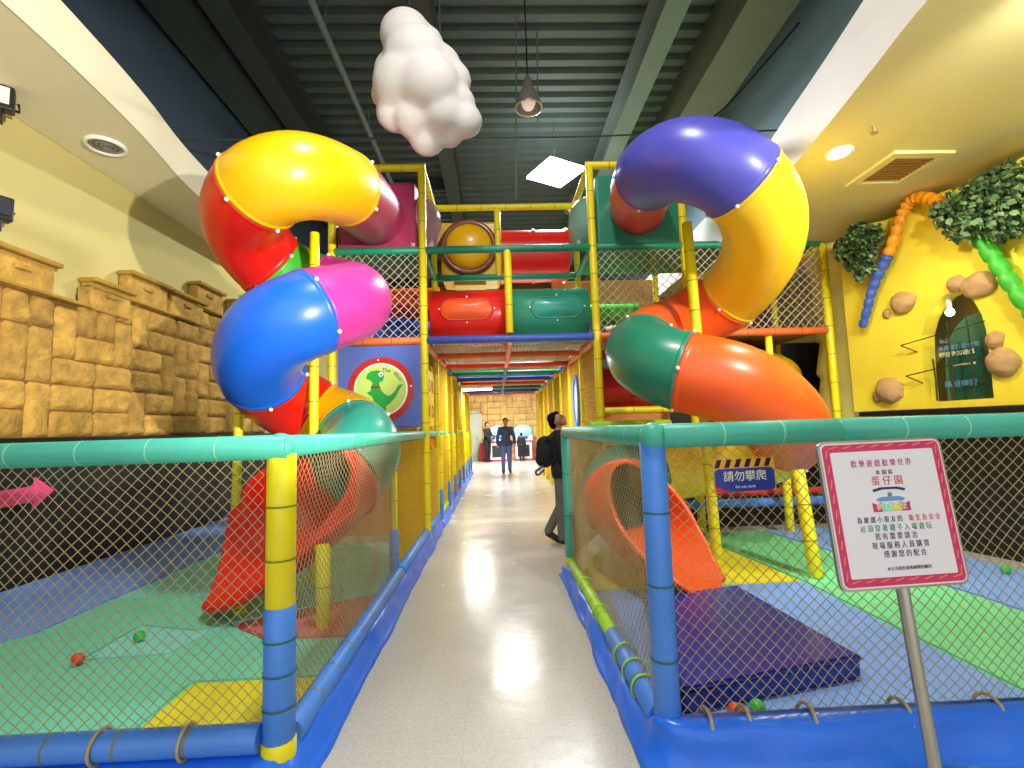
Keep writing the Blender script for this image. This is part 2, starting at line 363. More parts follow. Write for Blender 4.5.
# ---- castle relief on the left wall
def domino(nu, nv):
    g = [[None] * nv for _ in range(nu)]; out = []
    for v_ in range(nv):
        for u in range(nu):
            if g[u][v_] is not None: continue
            ch = []
            if u + 1 < nu and g[u + 1][v_] is None: ch += ['h', 'h']
            if v_ + 1 < nv: ch += ['v']
            c = random.choice(ch) if ch else 's'
            g[u][v_] = 1
            if c == 'h': g[u + 1][v_] = 1; out.append((u, v_, 2, 1))
            elif c == 'v': g[u][v_ + 1] = 1; out.append((u, v_, 1, 2))
            else: out.append((u, v_, 1, 1))
    return out
def stone(mb, O, U, W, Nn, w, h, gap=.008, dep=.045, res=.032):
    w -= gap * 2; h -= gap * 2; O = O + U * gap + W * gap
    nu, nv = max(4, int(w / res)), max(3, int(h / res)); vs = []; fs = []
    sd = random.random() * 50
    for i in range(nu + 1):
        for j in range(nv + 1):
            u, v_ = w * i / nu, h * j / nv; e = min(u, w - u, v_, h - v_)
            k = min(1, e / .02); k = math.sin(k * PI / 2)
            d = dep * (.25 + .75 * k) * (0 if e <= 0 else 1) + (noise.noise(V((u * 7 + sd, v_ * 7, sd))) * .026 + noise.noise(V((u * 19 + sd, v_ * 19, sd))) * .014) * k
            jx = noise.noise(V((u * 6, sd, v_ * 6))) * .010
            vs.append(O + U * (u + jx) + W * (v_ + jx) + Nn * max(d, 0 if e <= 0 else .01))
    for i in range(nu):
        for j in range(nv): q = i * (nv + 1) + j; fs.append((q, q + nv + 1, q + nv + 2, q + 1))
    mb.add(vs, fs, True)
OX = XL + .01; un = .268
mb = MB(); Y0 = 3.2
Uy, Uz, Nx = V((0, 1, 0)), V((0, 0, 1)), V((1, 0, 0))
def casthi(y): return 2.86 if y < 5.45 else 3.1 if y < 6.75 else 3.1 if y < 7.3 else 3.37
rh = .275
for (u, v_, du, dv) in domino(24, 7):
    y = Y0 + u * un; zt = casthi(y + du * un / 2); z0 = 1.45 + v_ * rh
    hh = min(dv * rh, zt - z0)
    if hh > .05: stone(mb, V((OX + .06, y, z0)), Uy, Uz, Nx, du * un, hh)
cast = struct(mb, 'wall_left_castle', M['stone'])
mb = MB()
for (a, c, z) in ((3.2, 5.44, 2.86), (5.44, 7.3, 3.1), (7.3, 9.7, 3.37)):
    mb.box((OX + .03, (a + c) / 2, (1.45 + z) / 2), (.06, c - a, z - 1.45))
mo = struct(mb, 'trim_4', M['mortar'])
mb = MB(); hs = 0
for (a, c, zb, zt) in ((3.25, 3.85, 2.86, 3.2), (4.35, 4.98, 2.86, 3.2), (5.44, 6.02, 2.86, 3.2), (5.98, 6.68, 3.1, 3.46), (6.76, 7.5, 3.1, 3.45), (7.33, 8.0, 3.37, 3.74), (8.35, 9.0, 3.37, 3.74)):
    mb.cur = 0; mb.box((OX + .07, (a + c) / 2, (zb + zt) / 2), (.14, c - a, zt - zb), bev=.02)
    mb.box((OX + .15, (a + c) / 2 - .03, zt - .14), (.04, .16, .05), bev=.01)
    mb.cur = 1; mb.box((OX + .10, (a + c) / 2, zt - .01), (.21, c - a + .06, .055), bev=.018)
for (a, c, z) in ((3.2, 5.44, 2.88), (5.44, 7.3, 3.12), (7.3, 9.7, 3.39)):
    mb.cur = 1; mb.box((OX + .08, (a + c) / 2, z), (.16, c - a, .035), bev=.012)
struct(mb, 'trim_5', [M['stone'], M['stone_cap']])

# ---- rear wall of the hall
mb = MB()
for (u, v_, du, dv) in domino(26, 12):
    stone(mb, V((-3.6 + u * .29, 22.0, v_ * .29)), V((1, 0, 0)), V((0, 0, 1)), V((0, -1, 0)), du * .29, dv * .29, res=.09)
struct(mb, 'wall_back_stone', M['backstone'])
mb = MB(); mb.box((0, 22.12, 4), (18, .2, 8)); struct(mb, 'wall_back', M['mortar'])
mb = MB(); mb.box((-1.25, 21.88, 1.04), (.98, .06, 2.08)); d1 = struct(mb, 'door_1', M['doorgrey'])
mb = MB()
for zc, h in ((.55, .7), (1.5, .85)): mb.box((-1.25, 21.84, zc), (.6, .02, h), bev=.008)
mb.build('door_panel', M['doorgrey'], d1)
mb = MB()
for x in (-1.78, -.72): mb.box((x, 21.86, 1.08), (.08, .1, 2.16))
mb.box((-1.25, 21.86, 2.14), (1.14, .1, .08)); mb.build('door_frame', M['doorgrey'], d1)
mb = MB(); mb.tube([(-.86, 21.82, 1.02), (-.86, 21.74, 1.02), (-.97, 21.74, 1.02)], .013, 8); mb.build('door_handle', M['metal'], d1)
sp = MB(); sp.box((.33, 21.80, 3.12), (.5, .3, .36), bev=.03); spk = tag(sp.build('speaker_box', M['blackpl']), 'small black speaker box mounted high on the rear stone wall', 'speaker')
sp = MB(); sp.ball((.33, 21.65, 3.12), .12, 14, 8, sy=.25); sp.build('speaker_cone', M['mdark'], spk)

# ---- cave relief on the right
Pc, Qc = V((4.455, 3.40, 0)), V((3.96, 5.63, 0)); Uc = (Qc - Pc).normalized(); Nc = V((-Uc.y, Uc.x, 0)); Nc = Nc if Nc.x < 0 else -Nc
SHIFT = .256                                          # the relief's own run starts this far before the measured origin
def C(u, z, d=0): p = Pc + Uc * (u + SHIFT) + Nc * d; return V((p.x * 1.093, p.y * 1.093, 1.4 + (z - 1.4) * 1.093))
def cave():
    bm = bmesh.new()
    arch = [(.438, 1.527), (.432, 1.85), (.435, 2.12), (.455, 2.27), (.50, 2.40), (.57, 2.49), (.65, 2.53), (.74, 2.51), (.83, 2.44), (.91, 2.33), (.965, 2.18), (.985, 1.85), (.99, 1.522)]
    outer = [(-.5, 1.46), (-.5, 3.0), (-.5, 3.46)] + [(-.2 + .2 * i, 3.47 + .03 * math.sin(i * 1.7)) for i in range(10)] + [(1.75, 3.4), (1.75, 2.4), (1.75, 1.46)] + [(1.5 - .25 * i, 1.46) for i in range(8)]
    ov = [bm.verts.new(C(u, z, 0)) for u, z in outer]; av = [bm.verts.new(C(u, z, 0)) for u, z in arch]
    oe = [bm.edges.new((ov[i], ov[(i + 1) % len(ov)])) for i in range(len(ov))]; ae = [bm.edges.new((av[i], av[(i + 1) % len(av)])) for i in range(len(av))]
    bmesh.ops.triangle_fill(bm, use_beauty=True, use_dissolve=False, edges=oe + ae)
    ring = av
    k = len(ring); bv = [bm.verts.new(C(u, z, -.17)) for i, (u, z) in enumerate(arch)]
    for i in range(k): bm.faces.new((ring[i], ring[(i + 1) % k], bv[(i + 1) % k], bv[i]))
    bot = [bm.verts.new(C(u, z, -.3)) for u, z in outer]
    for i in range(len(ov)): bm.faces.new((ov[i], ov[(i + 1) % len(ov)], bot[(i + 1) % len(ov)], bot[i]))
    bmesh.ops.recalc_face_normals(bm, faces=bm.faces)
    me = bpy.data.meshes.new('wall_right_cave'); bm.to_mesh(me); bm.free(); me.materials.append(M['cave'])
    o = bpy.data.objects.new('wall_right_cave', me); COL.objects.link(o); o['kind'] = 'structure'; return arch
ARCH = cave()
mb = MB()
mb.slab([(-.5, 0), (1.75, 0), (1.75, 1.40), (-.5, 1.40)], C(0, 0, -.2), Uc, V((0, 0, 1)), -.05 if True else .05)
struct(mb, 'wall_right_dado', M['black'])
mb = MB(); c_ = C(.62, 1.43, -.08); mb.box(c_, (2.26, .3, .055), math.atan2(Uc.y, Uc.x), bev=.008); struct(mb, 'trim_6', M['ledge'])
# arched window: green back board, posters, lamp, iron grille
mb = MB(); mb.slab([(u, z) for u, z in ARCH], C(0, 0, -.16), Uc, V((0, 0, 1)), .01); win = struct(mb, 'window_1', M['glass_green'])
win_e = None
mb = MB(); mb.slab([(.46, 1.60), (.935, 1.60), (.935, 2.10), (.88, 2.17), (.76, 2.215), (.62, 2.17), (.5, 2.04), (.46, 1.98)], C(0, 0, -.145), Uc, V((0, 0, 1)), .008)
mb.build('poster_board', M['board_green'], win)
UcL = -Uc
for (s, u, z, sz, mm) in (('海盜', .86, 2.10, .05, 'ink_sky'), ('消費滿百送代幣', .75, 2.03, .055, 'ink_sky'), ('歡迎參加遊戲', .77, 1.97, .055, 'ink_cream'), ('開放時間請看公告欄', .72, 1.86, .024, 'ink_cream'), ('繽紛樂園', .76, 1.68, .075, 'ink_sky')):
    text_mesh('lettering', s, sz, M[mm], None, C(u, z, -.13), UcL, V((0, 0, 1))).parent = win
mb = MB(); mb.ball(C(.75, 2.36, -.08), .04, 12, 8); lampc = mb.build('wall_lamp', M['lamp_warm']); tag(lampc, 'small round lamp glowing at the top of the arched window', 'lamp')
mb = MB(); mb.tube([C(.75, 2.39, -.08), C(.75, 2.51, -.08)], .025, 10); mb.build('lamp_holder', M['white'], lampc)
g = empty('window_grille', C(.7, 1.5, .05), 'rusty iron bar grille with side hooks across the arched window', 'grille')
for u, z0, z1 in ((.55, 1.56, 2.28), (.71, 1.53, 2.25), (.86, 1.53, 1.93)):
    mb = MB(); mb.tube([C(u, z0, .04), C(u - .01, (z0 + z1) / 2, .045), C(u, z1, .04)], .008, 7); mb.build('upright_bar', M['iron'], g)
for z, u1 in ((2.13, 1.10), (1.82, 1.08)):
    mb = MB(); mb.tube([C(.42, z + .07, .03), C(.7, z + .03, .05), C(u1, z - .03, .10)], .006, 7)
    mb.tube([C(u1, z - .03, .10), C(u1 - .08, z - .11, .0)], .006, 7); mb.build('cross_bar', M['iron'], g)
# pale tree trunk column where the cave ends
mb = MB(); zs = [1.0, 1.3, 1.45, 1.95, 2.0, 2.45, 2.5, 2.85, 2.9, 3.4, 3.75]; rr = [.44, .44, .46, .40, .45, .40, .45, .40, .44, .40, .5]
cx, cy = 4.95, 6.52
mb.tube([(cx + .03 * math.sin(z * 3), cy, z) for z in zs], rr, 28)
struct(mb, 'column_trunk', M['bark'])
# rocks stuck on the cave wall
def rock(u, z, a, h, sd, label):
    mb = MB(); fn = lambda d: 1 + .16 * noise.noise(d * 1.6 + V((sd, sd, 0))) + .05 * noise.noise(d * 4 + V((0, sd, sd)))
    mb.ball((0, 0, 0), 1, 22, 14, fn=fn)
    ax = Uc.to_3d() if hasattr(Uc, 'to_3d') else Uc
    vs = []
    for p in mb.v:
        q = C(u, z, .0) + Uc * p[0] * a + Nc * p[1] * min(a, h) * .8 + V((0, 0, p[2] * h)); vs.append(q)
    mb.v = [tuple(q) for q in vs]
    tag(mb.build('wall_rock', M['rock']), label, 'rock', 'tan rocks on the yellow cave wall')
rock(1.10, 2.54, .135, .125, 1, 'tan rock on the yellow wall just right of the blue trunk section')
rock(1.27, 2.47, .05, .06, 2, 'pebble-sized rock tucked under the rock beside the blue trunk section')
rock(1.32, 1.67, .16, .15, 3, 'large round rock low on the yellow wall next to the black ledge')
rock(1.46, 1.61, .06, .07, 4, 'small knob of rock attached to the lowest large round rock')
rock(.615, 2.59, .09, .085, 5, 'smaller rock of the pair on top of the arched window')
rock(.445, 2.53, .155, .125, 6, 'bigger oval rock of the pair on top of the arched window')
rock(.374, 2.025, .075, .085, 7, 'small upper rock of the two beside the window grille')
rock(.337, 1.827, .135, .135, 8, 'large lower rock of the two beside the window grille')
# striped trunks and ivy
def rings(pts, r0, r1, parent, name, m):
    mb = MB(); P = spline(pts, 8); n_ = len(P); rr = []
    for i in range(n_):
        base = r0 + (r1 - r0) * i / (n_ - 1); rr.append(base * (1.0 if i % 4 else .70))
    mb.tube(P, rr, 14); return mb.build(name, m, parent)
M['tr_blue'] = mat('trunk_blue', '#3c5cb0', .5, .1, 8); M['tr_orange'] = mat('trunk_orange', '#e89818', .5, .1, 8); M['tr_green'] = mat('trunk_green', '#3cae2c', .5, .1, 8)
t = empty('ringed_trunk', C(1.5, 2.4, .1), 'ringed climbing trunk, blue below and orange where it arches over', 'tree trunk')
rings([C(1.495, 2.37, .08), C(1.40, 2.56, .1), C(1.33, 2.74, .1), C(1.22, 2.92, .1), C(1.13, 3.04, .1)], .044, .064, t, 'blue_section', M['tr_blue'])
rings([C(1.13, 3.04, .1), C(1.04, 3.22, .1), C(.96, 3.38, .1), C(.88, 3.48, .1), C(.79, 3.49, .1), (C(.68, 3.42, .1)), C(.58, 3.32, .1), C(.5, 3.2, .1)], .06, .07, t, 'orange_section', M['tr_orange'])
t2 = empty('ringed_trunk', C(.15, 2.4, .1), 'bright green ringed trunk coming down out of the bigger ivy', 'tree trunk')
rings([C(.45, 3.1, .1), C(.361, 2.95, .1), C(.25, 2.68, .1), C(.147, 2.4, .1), C(.02, 2.1, .1)], .075, .07, t2, 'green_section', M['tr_green'])
def ivy(name, blobs, count, label, drape):
    e = empty(name, C(*blobs[0][:2], .1), label, 'plant')
    mb = MB(); rnd = random.Random(len(blobs) * 13 + count)
    wts = [b_[2] * b_[3] for b_ in blobs]
    for i in range(count):
        u, z, ru, rz_, dd = rnd.choices(blobs, wts)[0]
        while True:
            a, c, d = rnd.uniform(-1, 1), rnd.uniform(-1, 1), rnd.uniform(-1, 1)
            if a * a + c * c + d * d < 1: break
        p = C(u + a * ru, z + c * rz_, .14 + d * dd * .5 + dd * .35)
        s = rnd.uniform(.036, .062); q = Matrix.Rotation(rnd.uniform(-1.0, 1.0), 3, 'Z') @ Matrix.Rotation(rnd.uniform(.0, 1.4), 3, 'X') @ Matrix.Rotation(rnd.uniform(-1.6, 1.6), 3, 'Y')
        L = [(0, 0, 0), (.42, -.3, .12), (.5, -.8, .1), (0, -1.35, -.05), (-.5, -.8, .1), (-.42, -.3, .12), (0, -.6, -.04)]
        mb.cur = 1 if rnd.random() < .4 else 0
        mb.add([p + q @ (V(l) * s) for l in L], [(0, 1, 6), (1, 2, 6), (2, 3, 6), (3, 4, 6), (4, 5, 6), (5, 0, 6)])
    mb.build('leaves', [M['ivy'], M['ivy_d']], e)
    mb = MB()
    for (u, z, ru, rz_, dd) in blobs:
        mb.tube(spline([C(u - ru * .8, z - rz_ * .5, .16), C(u - ru * .2, z, .2), C(u + ru * .3, z + rz_ * .2, .18), C(u + ru * .8, z - rz_ * .3, .15)], 4), .008, 6)
    mb.build('stems', M['iron'], e)
ivy('hanging_ivy', [(1.55, 3.28, .14, .13, .12), (1.38, 3.36, .16, .14, .14), (1.22, 3.28, .12, .12, .12), (1.35, 3.16, .16, .14, .12), (1.5, 3.12, .08, .12, .08), (1.3, 3.0, .07, .10, .08), (1.42, 2.95, .04, .1, .05)], 900, 'bushy green ivy clump hanging beside the blue trunk section', 1)
ivy('hanging_ivy', [(.55, 3.20, .09, .13, .14), (.45, 3.24, .2, .16, .2), (.25, 3.22, .2, .2, .22), (.05, 3.2, .22, .24, .24), (-.15, 3.2, .2, .24, .24), (.3, 3.02, .16, .14, .18), (.1, 2.94, .16, .14, .18), (.5, 3.04, .08, .10, .1)], 1800, 'big green ivy mass spreading above the arched window', 1)

# ---- small ceiling fittings
def vent_round(c, r, label):
    e = empty('ceiling_vent', c, label, 'vent'); mb = MB(); n_ = 28
    mb.tube([V(c) + V((math.cos(2 * PI * i / n_) * r, math.sin(2 * PI * i / n_) * r, -.015)) for i in range(n_)], .022, 8, closed=True); mb.build('rim', M['white'], e)
    mb = MB()
    for k in (.25, .5, .75): mb.tube([V(c) + V((math.cos(2 * PI * i / n_) * r * k, math.sin(2 * PI * i / n_) * r * k, -.012)) for i in range(n_)], .014, 6, closed=True)
    mb.build('louvres', M['lampgrey'], e)
    mb = MB(); mb.tube([V(c) + V((0, 0, -.004)), V(c) + V((0, 0, .0))], r, 24); mb.build('throat', M['lampgrey'], e)
vent_round((-4.12, 5.12, 4.57), .17, 'round white louvred vent in the cream soffit above the castle')
e = empty('ceiling_vent', (3.89, 4.34, 3.75), 'square cream air vent with dark slatted centre in the soffit', 'vent')
mb = MB()
for (x, y, dx, dy) in ((3.89, 4.07, .57, .09), (3.89, 4.60, .57, .09), (3.65, 4.335, .09, .44), (4.13, 4.335, .09, .44)): mb.box((x, y, 3.74), (dx, dy, .03), bev=.006)
mb.build('frame', M['soffit_y'], e)
mb = MB()
for i in range(9): mb.box((3.89, 4.15 + i * .046, 3.745), (.38, .02, .014))
mb.build('slats', M['brown'], e)
e = empty('downlight', (3.11, 4.04, 3.75), 'glowing round downlight set in the soffit beside the square vent', 'lamp')
mb = MB(); n_ = 24; c = V((3.11, 4.04, 3.745)); mb.tube([c + V((math.cos(2 * PI * i / n_) * .10, math.sin(2 * PI * i / n_) * .10, 0)) for i in range(n_)], .014, 8, closed=True); mb.build('rim', M['white'], e)
mb = MB(); mb.tube([c + V((0, 0, -.002)), c + V((0, 0, .004))], .095, 24); mb.build('lens', M['lamp_warm'], e)
e = empty('sprinkler', (3.13, 3.66, 3.75), 'tiny metal sprinkler head in the soffit near the downlight', 'sprinkler')
mb = MB(); mb.tube([(3.13, 3.66, 3.75), (3.13, 3.66, 3.70)], .012, 10); mb.build('nozzle', M['metal'], e)
mb = MB(); mb.tube([(3.13, 3.66, 3.695), (3.13, 3.66, 3.69)], .028, 14); mb.build('deflector', M['metal'], e)
def flood(loc, rz, label, on):
    e = empty('floodlight', loc, label, 'floodlight', ); x, y, z = loc
    mb = MB(); mb.box((x, y, z), (.12, .26, .22), rz, bev=.015); mb.build('housing', M['blackpl'], e)
    R = Matrix.Rotation(rz, 3, 'Z')
    mb = MB(); p = V(loc) + R @ V((.065, 0, .01)); mb.box(p, (.012, .2, .15), rz); mb.build('glass', M['lamp_dim' if on else 'mdark'], e)
    mb = MB(); mb.tube([V(loc) + R @ V((-.02, -.15, 0)), V(loc) + R @ V((-.12, -.15, -.02)), V(loc) + R @ V((-.12, .15, -.02)), V(loc) + R @ V((-.02, .15, 0))], .012, 6); mb.build('bracket', M['blackpl'], e)
    mb = MB(); mb.box(V(loc) + R @ V((.0, -.02, -.16)), (.10, .16, .12), rz, bev=.01); mb.build('ballast_box', M['blackpl'], e)
flood((-4.36, 4.2, 4.46), -.9, 'black floodlight with pale glass under the soffit at the frame edge', True)
flood((-4.42, 4.30, 3.50), -.5, 'black floodlight on the cream wall above the castle battlement', False)
def pendant(c, r, label, cord_top=8.0):
    e = empty('pendant_lamp', c, label, 'lamp', ); c = V(c)
    mb = MB(); mb.tube([c + V((0, 0, z)) for z in (0, .06, .16, .28, .34, .42, .5)], [r, r * .97, r * .82, r * .55, r * .4, r * .34, r * .2], 26, caps=False); mb.build('shade', M['lampgrey'], e)
    mb = MB(); mb.ball(c + V((0, 0, .1)), r * .55, 16, 10, sz=1.3); mb.build('bulb', M['lamp_dim'], e)
    mb = MB(); mb.tube([c + V((math.cos(2 * PI * i / 24) * r, math.sin(2 * PI * i / 24) * r, 0)) for i in range(24)], .016, 8, closed=True); mb.build('rim', M['metal'], e)
    mb = MB(); mb.tube([c + V((0, 0, .5)), c + V((0, 0, cord_top - c.z))], .012, 6); mb.build('cord', M['blackpl'], e)
pendant((.62, 7.0, 6.25), .2, 'grey bell pendant lamp hanging beside the cloud')
pendant((2.25, 13.0, 7.35), .2, 'small far pendant lamp beyond the glowing square light')
e = empty('high_bay_light', (1.42, 10, 6.8), 'glaring square white light hanging under the roof deck', 'lamp')
mb = MB(); mb.box((1.42, 10, 6.84), (.9, .9, .06), .5, bev=.01); mb.build('panel', M['lamp_on'], e)
mb = MB(); mb.box((1.42, 10, 6.92), (.5, .5, .1), .5, bev=.02); mb.build('gear_box', M['lampgrey'], e)
mb = MB(); mb.tube([(1.42, 10, 6.95), (1.42, 10, 7.99)], .012, 6); mb.build('rod', M['steel'], e)
mb = MB(); mb.tube([(-2.52, -2, 7.5), (-2.45, 7, 7.5), (-2.36, 21.9, 7.5)], .055, 12)
for y in (4, 7, 9.5, 13, 17): mb.tube([(-2.44, y, 7.55), (-2.44, y, 7.99)], .014, 6)
tag(mb.build('conduit_pipe', M['steel']), 'grey conduit pipe running under the roof deck left of the cloud', 'pipe')
mb = MB(); mb.tube([(.50, 7.3, 8.0), (.40, 7.3, 4.95)], .014, 6); tag(mb.build('hanging_rod', M['steel']), 'thin grey rod hanging straight down beside the bell pendant', 'rod')
mb = MB(); mb.tube([(.86, 7.6, 8.0), (.82, 7.6, 6.4)], .012, 6); tag(mb.build('hanging_rod', M['steel']), 'short thin rod hanging just right of the bell pendant', 'rod')
e = empty('spotlight', (2.95, 6.4, 5.45), 'dark spotlight on a steel wire above the purple slide bend', 'spotlight')
mb = MB(); mb.tube(spline([(-4.5, 6.4, 5.42), (.8, 6.4, 5.40), (2.0, 6.4, 5.42), (2.9, 6.4, 5.42), (4.86, 6.4, 5.5)], 6), .012, 6); mb.build('wire', M['steel_dark'], e)
mb = MB(); mb.tube([(2.75, 6.4, 5.36), (2.8, 6.4, 5.38), (3.0, 6.4, 5.40), (3.02, 6.4, 5.40)], [.05, .085, .09, .05], 16); mb.build('housing', M['steel_dark'], e)
mb = MB(); mb.tube(spline([(3.02, 6.4, 5.4), (3.12, 6.4, 5.62), (3.4, 6.4, 5.86), (4.0, 6.35, 6.5), (4.45, 6.3, 7.0)], 6), .016, 6); mb.build('cable', M['blackpl'], e)

# ---- foam cloud
def cloud():
    R = random.Random(3); blobs = []
    for (x, z, r, dy) in ((-.83, 5.72, .28, 0), (-.62, 5.66, .20, .05), (-.72, 5.42, .34, -.05), (-.50, 5.36, .28, .05), (-.98, 5.38, .22, .1), (-.86, 5.12, .32, -.05), (-.58, 5.05, .34, -.1),
                          (-.34, 5.22, .22, .05), (-1.06, 5.12, .18, .12), (-.95, 4.86, .22, .05), (-.72, 4.78, .26, 0), (-.45, 4.78, .24, -.05), (-.28, 4.92, .2, 0), (-.20, 4.72, .19, 0), (-.62, 4.58, .2, .08), (-.38, 4.60, .15, .05)):
        blobs.append((V((x - .05, 5.0 + dy, z)), r))
    bm = bmesh.new()
    for c, r in blobs:
        q = bmesh.ops.create_icosphere(bm, subdivisions=3, radius=r)['verts']
        for v_ in q: v_.co = V((v_.co.x, v_.co.y * .8, v_.co.z)) + c
    me = bpy.data.meshes.new('c'); bm.to_mesh(me); bm.free(); o = bpy.data.objects.new('c', me); COL.objects.link(o)
    m = o.modifiers.new('r', 'REMESH'); m.mode = 'VOXEL'; m.voxel_size = .035
    m = o.modifiers.new('s', 'SMOOTH'); m.iterations = 4; m.factor = .5
    dg = bpy.context.evaluated_depsgraph_get(); me2 = bpy.data.meshes.new_from_object(o.evaluated_get(dg)); bpy.data.objects.remove(o)
    for p in me2.polygons: p.use_smooth = True
    me2.materials.clear(); me2.materials.append(M['cloud']); me2.name = 'foam_cloud'
    e = empty('foam_cloud', (-.7, 5, 4.4), 'white carved foam cloud hanging from the dark roof', 'decoration')
    o = bpy.data.objects.new('cloud_body', me2); COL.objects.link(o); o.parent = e; o.matrix_parent_inverse = Matrix.Translation(-e.location)
    mb = MB(); mb.tube([(-.83, 5, 5.9), (-.83, 5, 8.0)], .006, 5); mb.tube([(-.5, 5, 5.5), (-.5, 5, 8.0)], .006, 5); mb.build('hanging_wire', M['steel_dark'], e)
cloud()

# ================================================================ SOFT PLAY FRAME
FR = empty('climbing_structure', (.2, 6.2, 0), 'padded climbing frame with netting, tube tunnels and yellow posts behind the slides', 'play structure')
YF = 6.2
def post(x, y, z0, z1, r=.05, m='pd_yellow', t='tie_yel', parent=FR, ties=.4):
    mb = MB(); pad(mb, (x, y, z0), (x, y, z1), r, ties); return mb.build('post', [M[m], M[t]], parent)
def beam(a, b_, m, r=.05, name='beam', t='tie_dark', parent=FR, ties=.4):
    mb = MB(); pad(mb, a, b_, r, ties); return mb.build(name, [M[m], M[t]], parent)
BAYS = [6.2, 7.4, 8.6, 9.8, 11.0, 12.2, 13.4, 14.6, 15.8]
for x, zt in ((-2.07, 4.87), (-.9, 4.87), (1.33, 4.87), (2.55, 4.87)): post(x, YF, 0, zt)
post(.2, YF, 2.62, 3.72); post(4.42, YF, 0, 3.72); post(3.62, YF + .05, 1.2, 2.6, .045)
for y in BAYS[1:]:
    for x in (-.9, 1.33): post(x, y, 0, 4.87 if y < 7.5 else 2.55, .045, ties=.5)
for x in (-2.07, 2.55, 4.42): post(x, 7.4, 0, 4.87 if x < 4 else 3.7, .045)
post(.1, 7.4, 3.74, 4.87)
beam((-2.07, YF, 4.87), (-.85, YF, 4.87), 'pd_yellow', t='tie_yel'); beam((1.28, YF, 4.87), (2.55, YF, 4.87), 'pd_yellow', t='tie_yel')
for x in (-.9, 1.33, -2.07, 2.55): beam((x, YF, 4.87), (x, 7.4, 4.87), 'pd_yellow', t='tie_yel')
beam((-2.07, 7.4, 4.87), (2.55, 7.4, 4.87), 'pd_yellow', t='tie_yel')
for a, c in ((-2.07, -.9), (-.9, 1.33), (1.33, 2.55), (2.55, 4.42)): beam((a + .04, YF, 3.74), (c - .04, YF, 3.74), 'pd_green')
beam((4.42, YF, 3.70), (4.42, 7.4, 3.70), 'pd_yellow', t='tie_yel')
beam((-.9, 7.4, 3.74), (1.33, 7.4, 3.74), 'pd_green')
for x in (-.9, 1.33, -2.07, 2.55): beam((x, YF, 3.74), (x, 7.4, 3.74), 'pd_green', .045)
beam((-.86, YF, 2.55), (1.29, YF, 2.55), 'pd_navyblue')
for a, c in ((-2.07, -.9), (1.33, 2.55), (2.55, 4.42)): beam((a + .04, YF, 2.55), (c - .04, YF, 2.55), 'pd_orange')
beam((1.38, YF, 1.58), (2.5, YF, 1.58), 'pd_yellow', .045, t='tie_yel')
cc = ['pd_orange', 'pd_red', 'pd_green', 'pd_navyblue', 'pd_orange', 'pd_green', 'pd_navyblue', 'pd_pink']
for i, y in enumerate(BAYS[1:]):
    beam((-.9, y, 2.52), (1.33, y, 2.52), cc[i], .045)
for i, y in enumerate(BAYS[:-1]):
    for x in (-.9, 1.33): beam((x, y, 2.52), (x, y + 1.2, 2.52), 'pd_pink' if i < 2 else cc[(i + 1) % 8], .04)
    beam((.2, y, 2.50), (.2, y + 1.2, 2.50), 'pd_pink' if i < 2 else 'pd_navyblue', .04)
# corridor roof netting, deck pads further in
for i in range(3): net('roof_net', (-.86, BAYS[i] + .05, 2.56), (1, 0, 0), (0, 1, 0), 2.15, 1.1, .11, .006, M['net_white'], FR, seed=i)
for i, (y, m) in enumerate(((7.95, 'white'), (9.2, 'white'), (10.4, 'pd_green'), (11.6, 'pd_navyblue'), (12.8, 'pd_red'), (14.0, 'pd_green'), (15.2, 'pd_navyblue'))):
    mb = MB(); mb.box((.2, y, 2.62 if i > 1 else 2.72), (2.1, 1.1, .06), bev=.02); mb.build('deck_pad', M[m], FR)
# side netting of the corridor: fine yellow mesh
for i, y in enumerate(BAYS[:-1]):
    for x in (-.9, 1.33):
        net('side_net', (x, y + .05, .15), (0, 1, 0), (0, 0, 1), 1.1, 1.0 if (i == 0 and x < 0) else 2.3, .075, .0075, M['net_yellow'], FR, .003, .004, i)
# yellow foam wall pads behind the side netting
for i, y in enumerate(BAYS[:-1]):
    for x, sx in ((-.99, -1), (1.42, 1)):
        if i == 0: continue
        mb = MB(); mb.box((x + sx * .02, y + .6, 1.3), (.05, 1.08, 2.2), bev=.02); mb.build('side_pad', M['panel_yel' if (i % 3) else 'mat_orange'], FR)
# decks and what is seen through the front nets
for x0, x1, m in ((-2.05, -.92, 'plumblue'), (1.35, 2.53, 'brown'), (2.57, 4.4, 'brown')):
    mb = MB(); mb.box(((x0 + x1) / 2, 6.8, 2.58), (x1 - x0, 1.15, .05), bev=.01); mb.build('deck_pad', M[m], FR)
    mb = MB(); mb.box(((x0 + x1) / 2, 6.8, 3.76), (x1 - x0, 1.15, .05), bev=.01); mb.build('deck_pad', M['pl_dark_green'], FR)
mb = MB(); mb.box((.2, 6.8, 2.5), (2.1, 1.1, .04), bev=.01)
net('front_net', (-2.03, YF, 2.6), (1, 0, 0), (0, 0, 1), 1.1, 1.1, .115, .0055, M['net_white'], FR, .016, .01, 1)
net('front_net', (1.38, YF, 2.6), (1, 0, 0), (0, 0, 1), 1.13, 1.1, .115, .0055, M['net_white'], FR, .016, .01, 2)
net('front_net', (2.6, YF, 2.6), (1, 0, 0), (0, 0, 1), 1.78, 1.1, .115, .0055, M['net_white'], FR, .016, .01, 3)
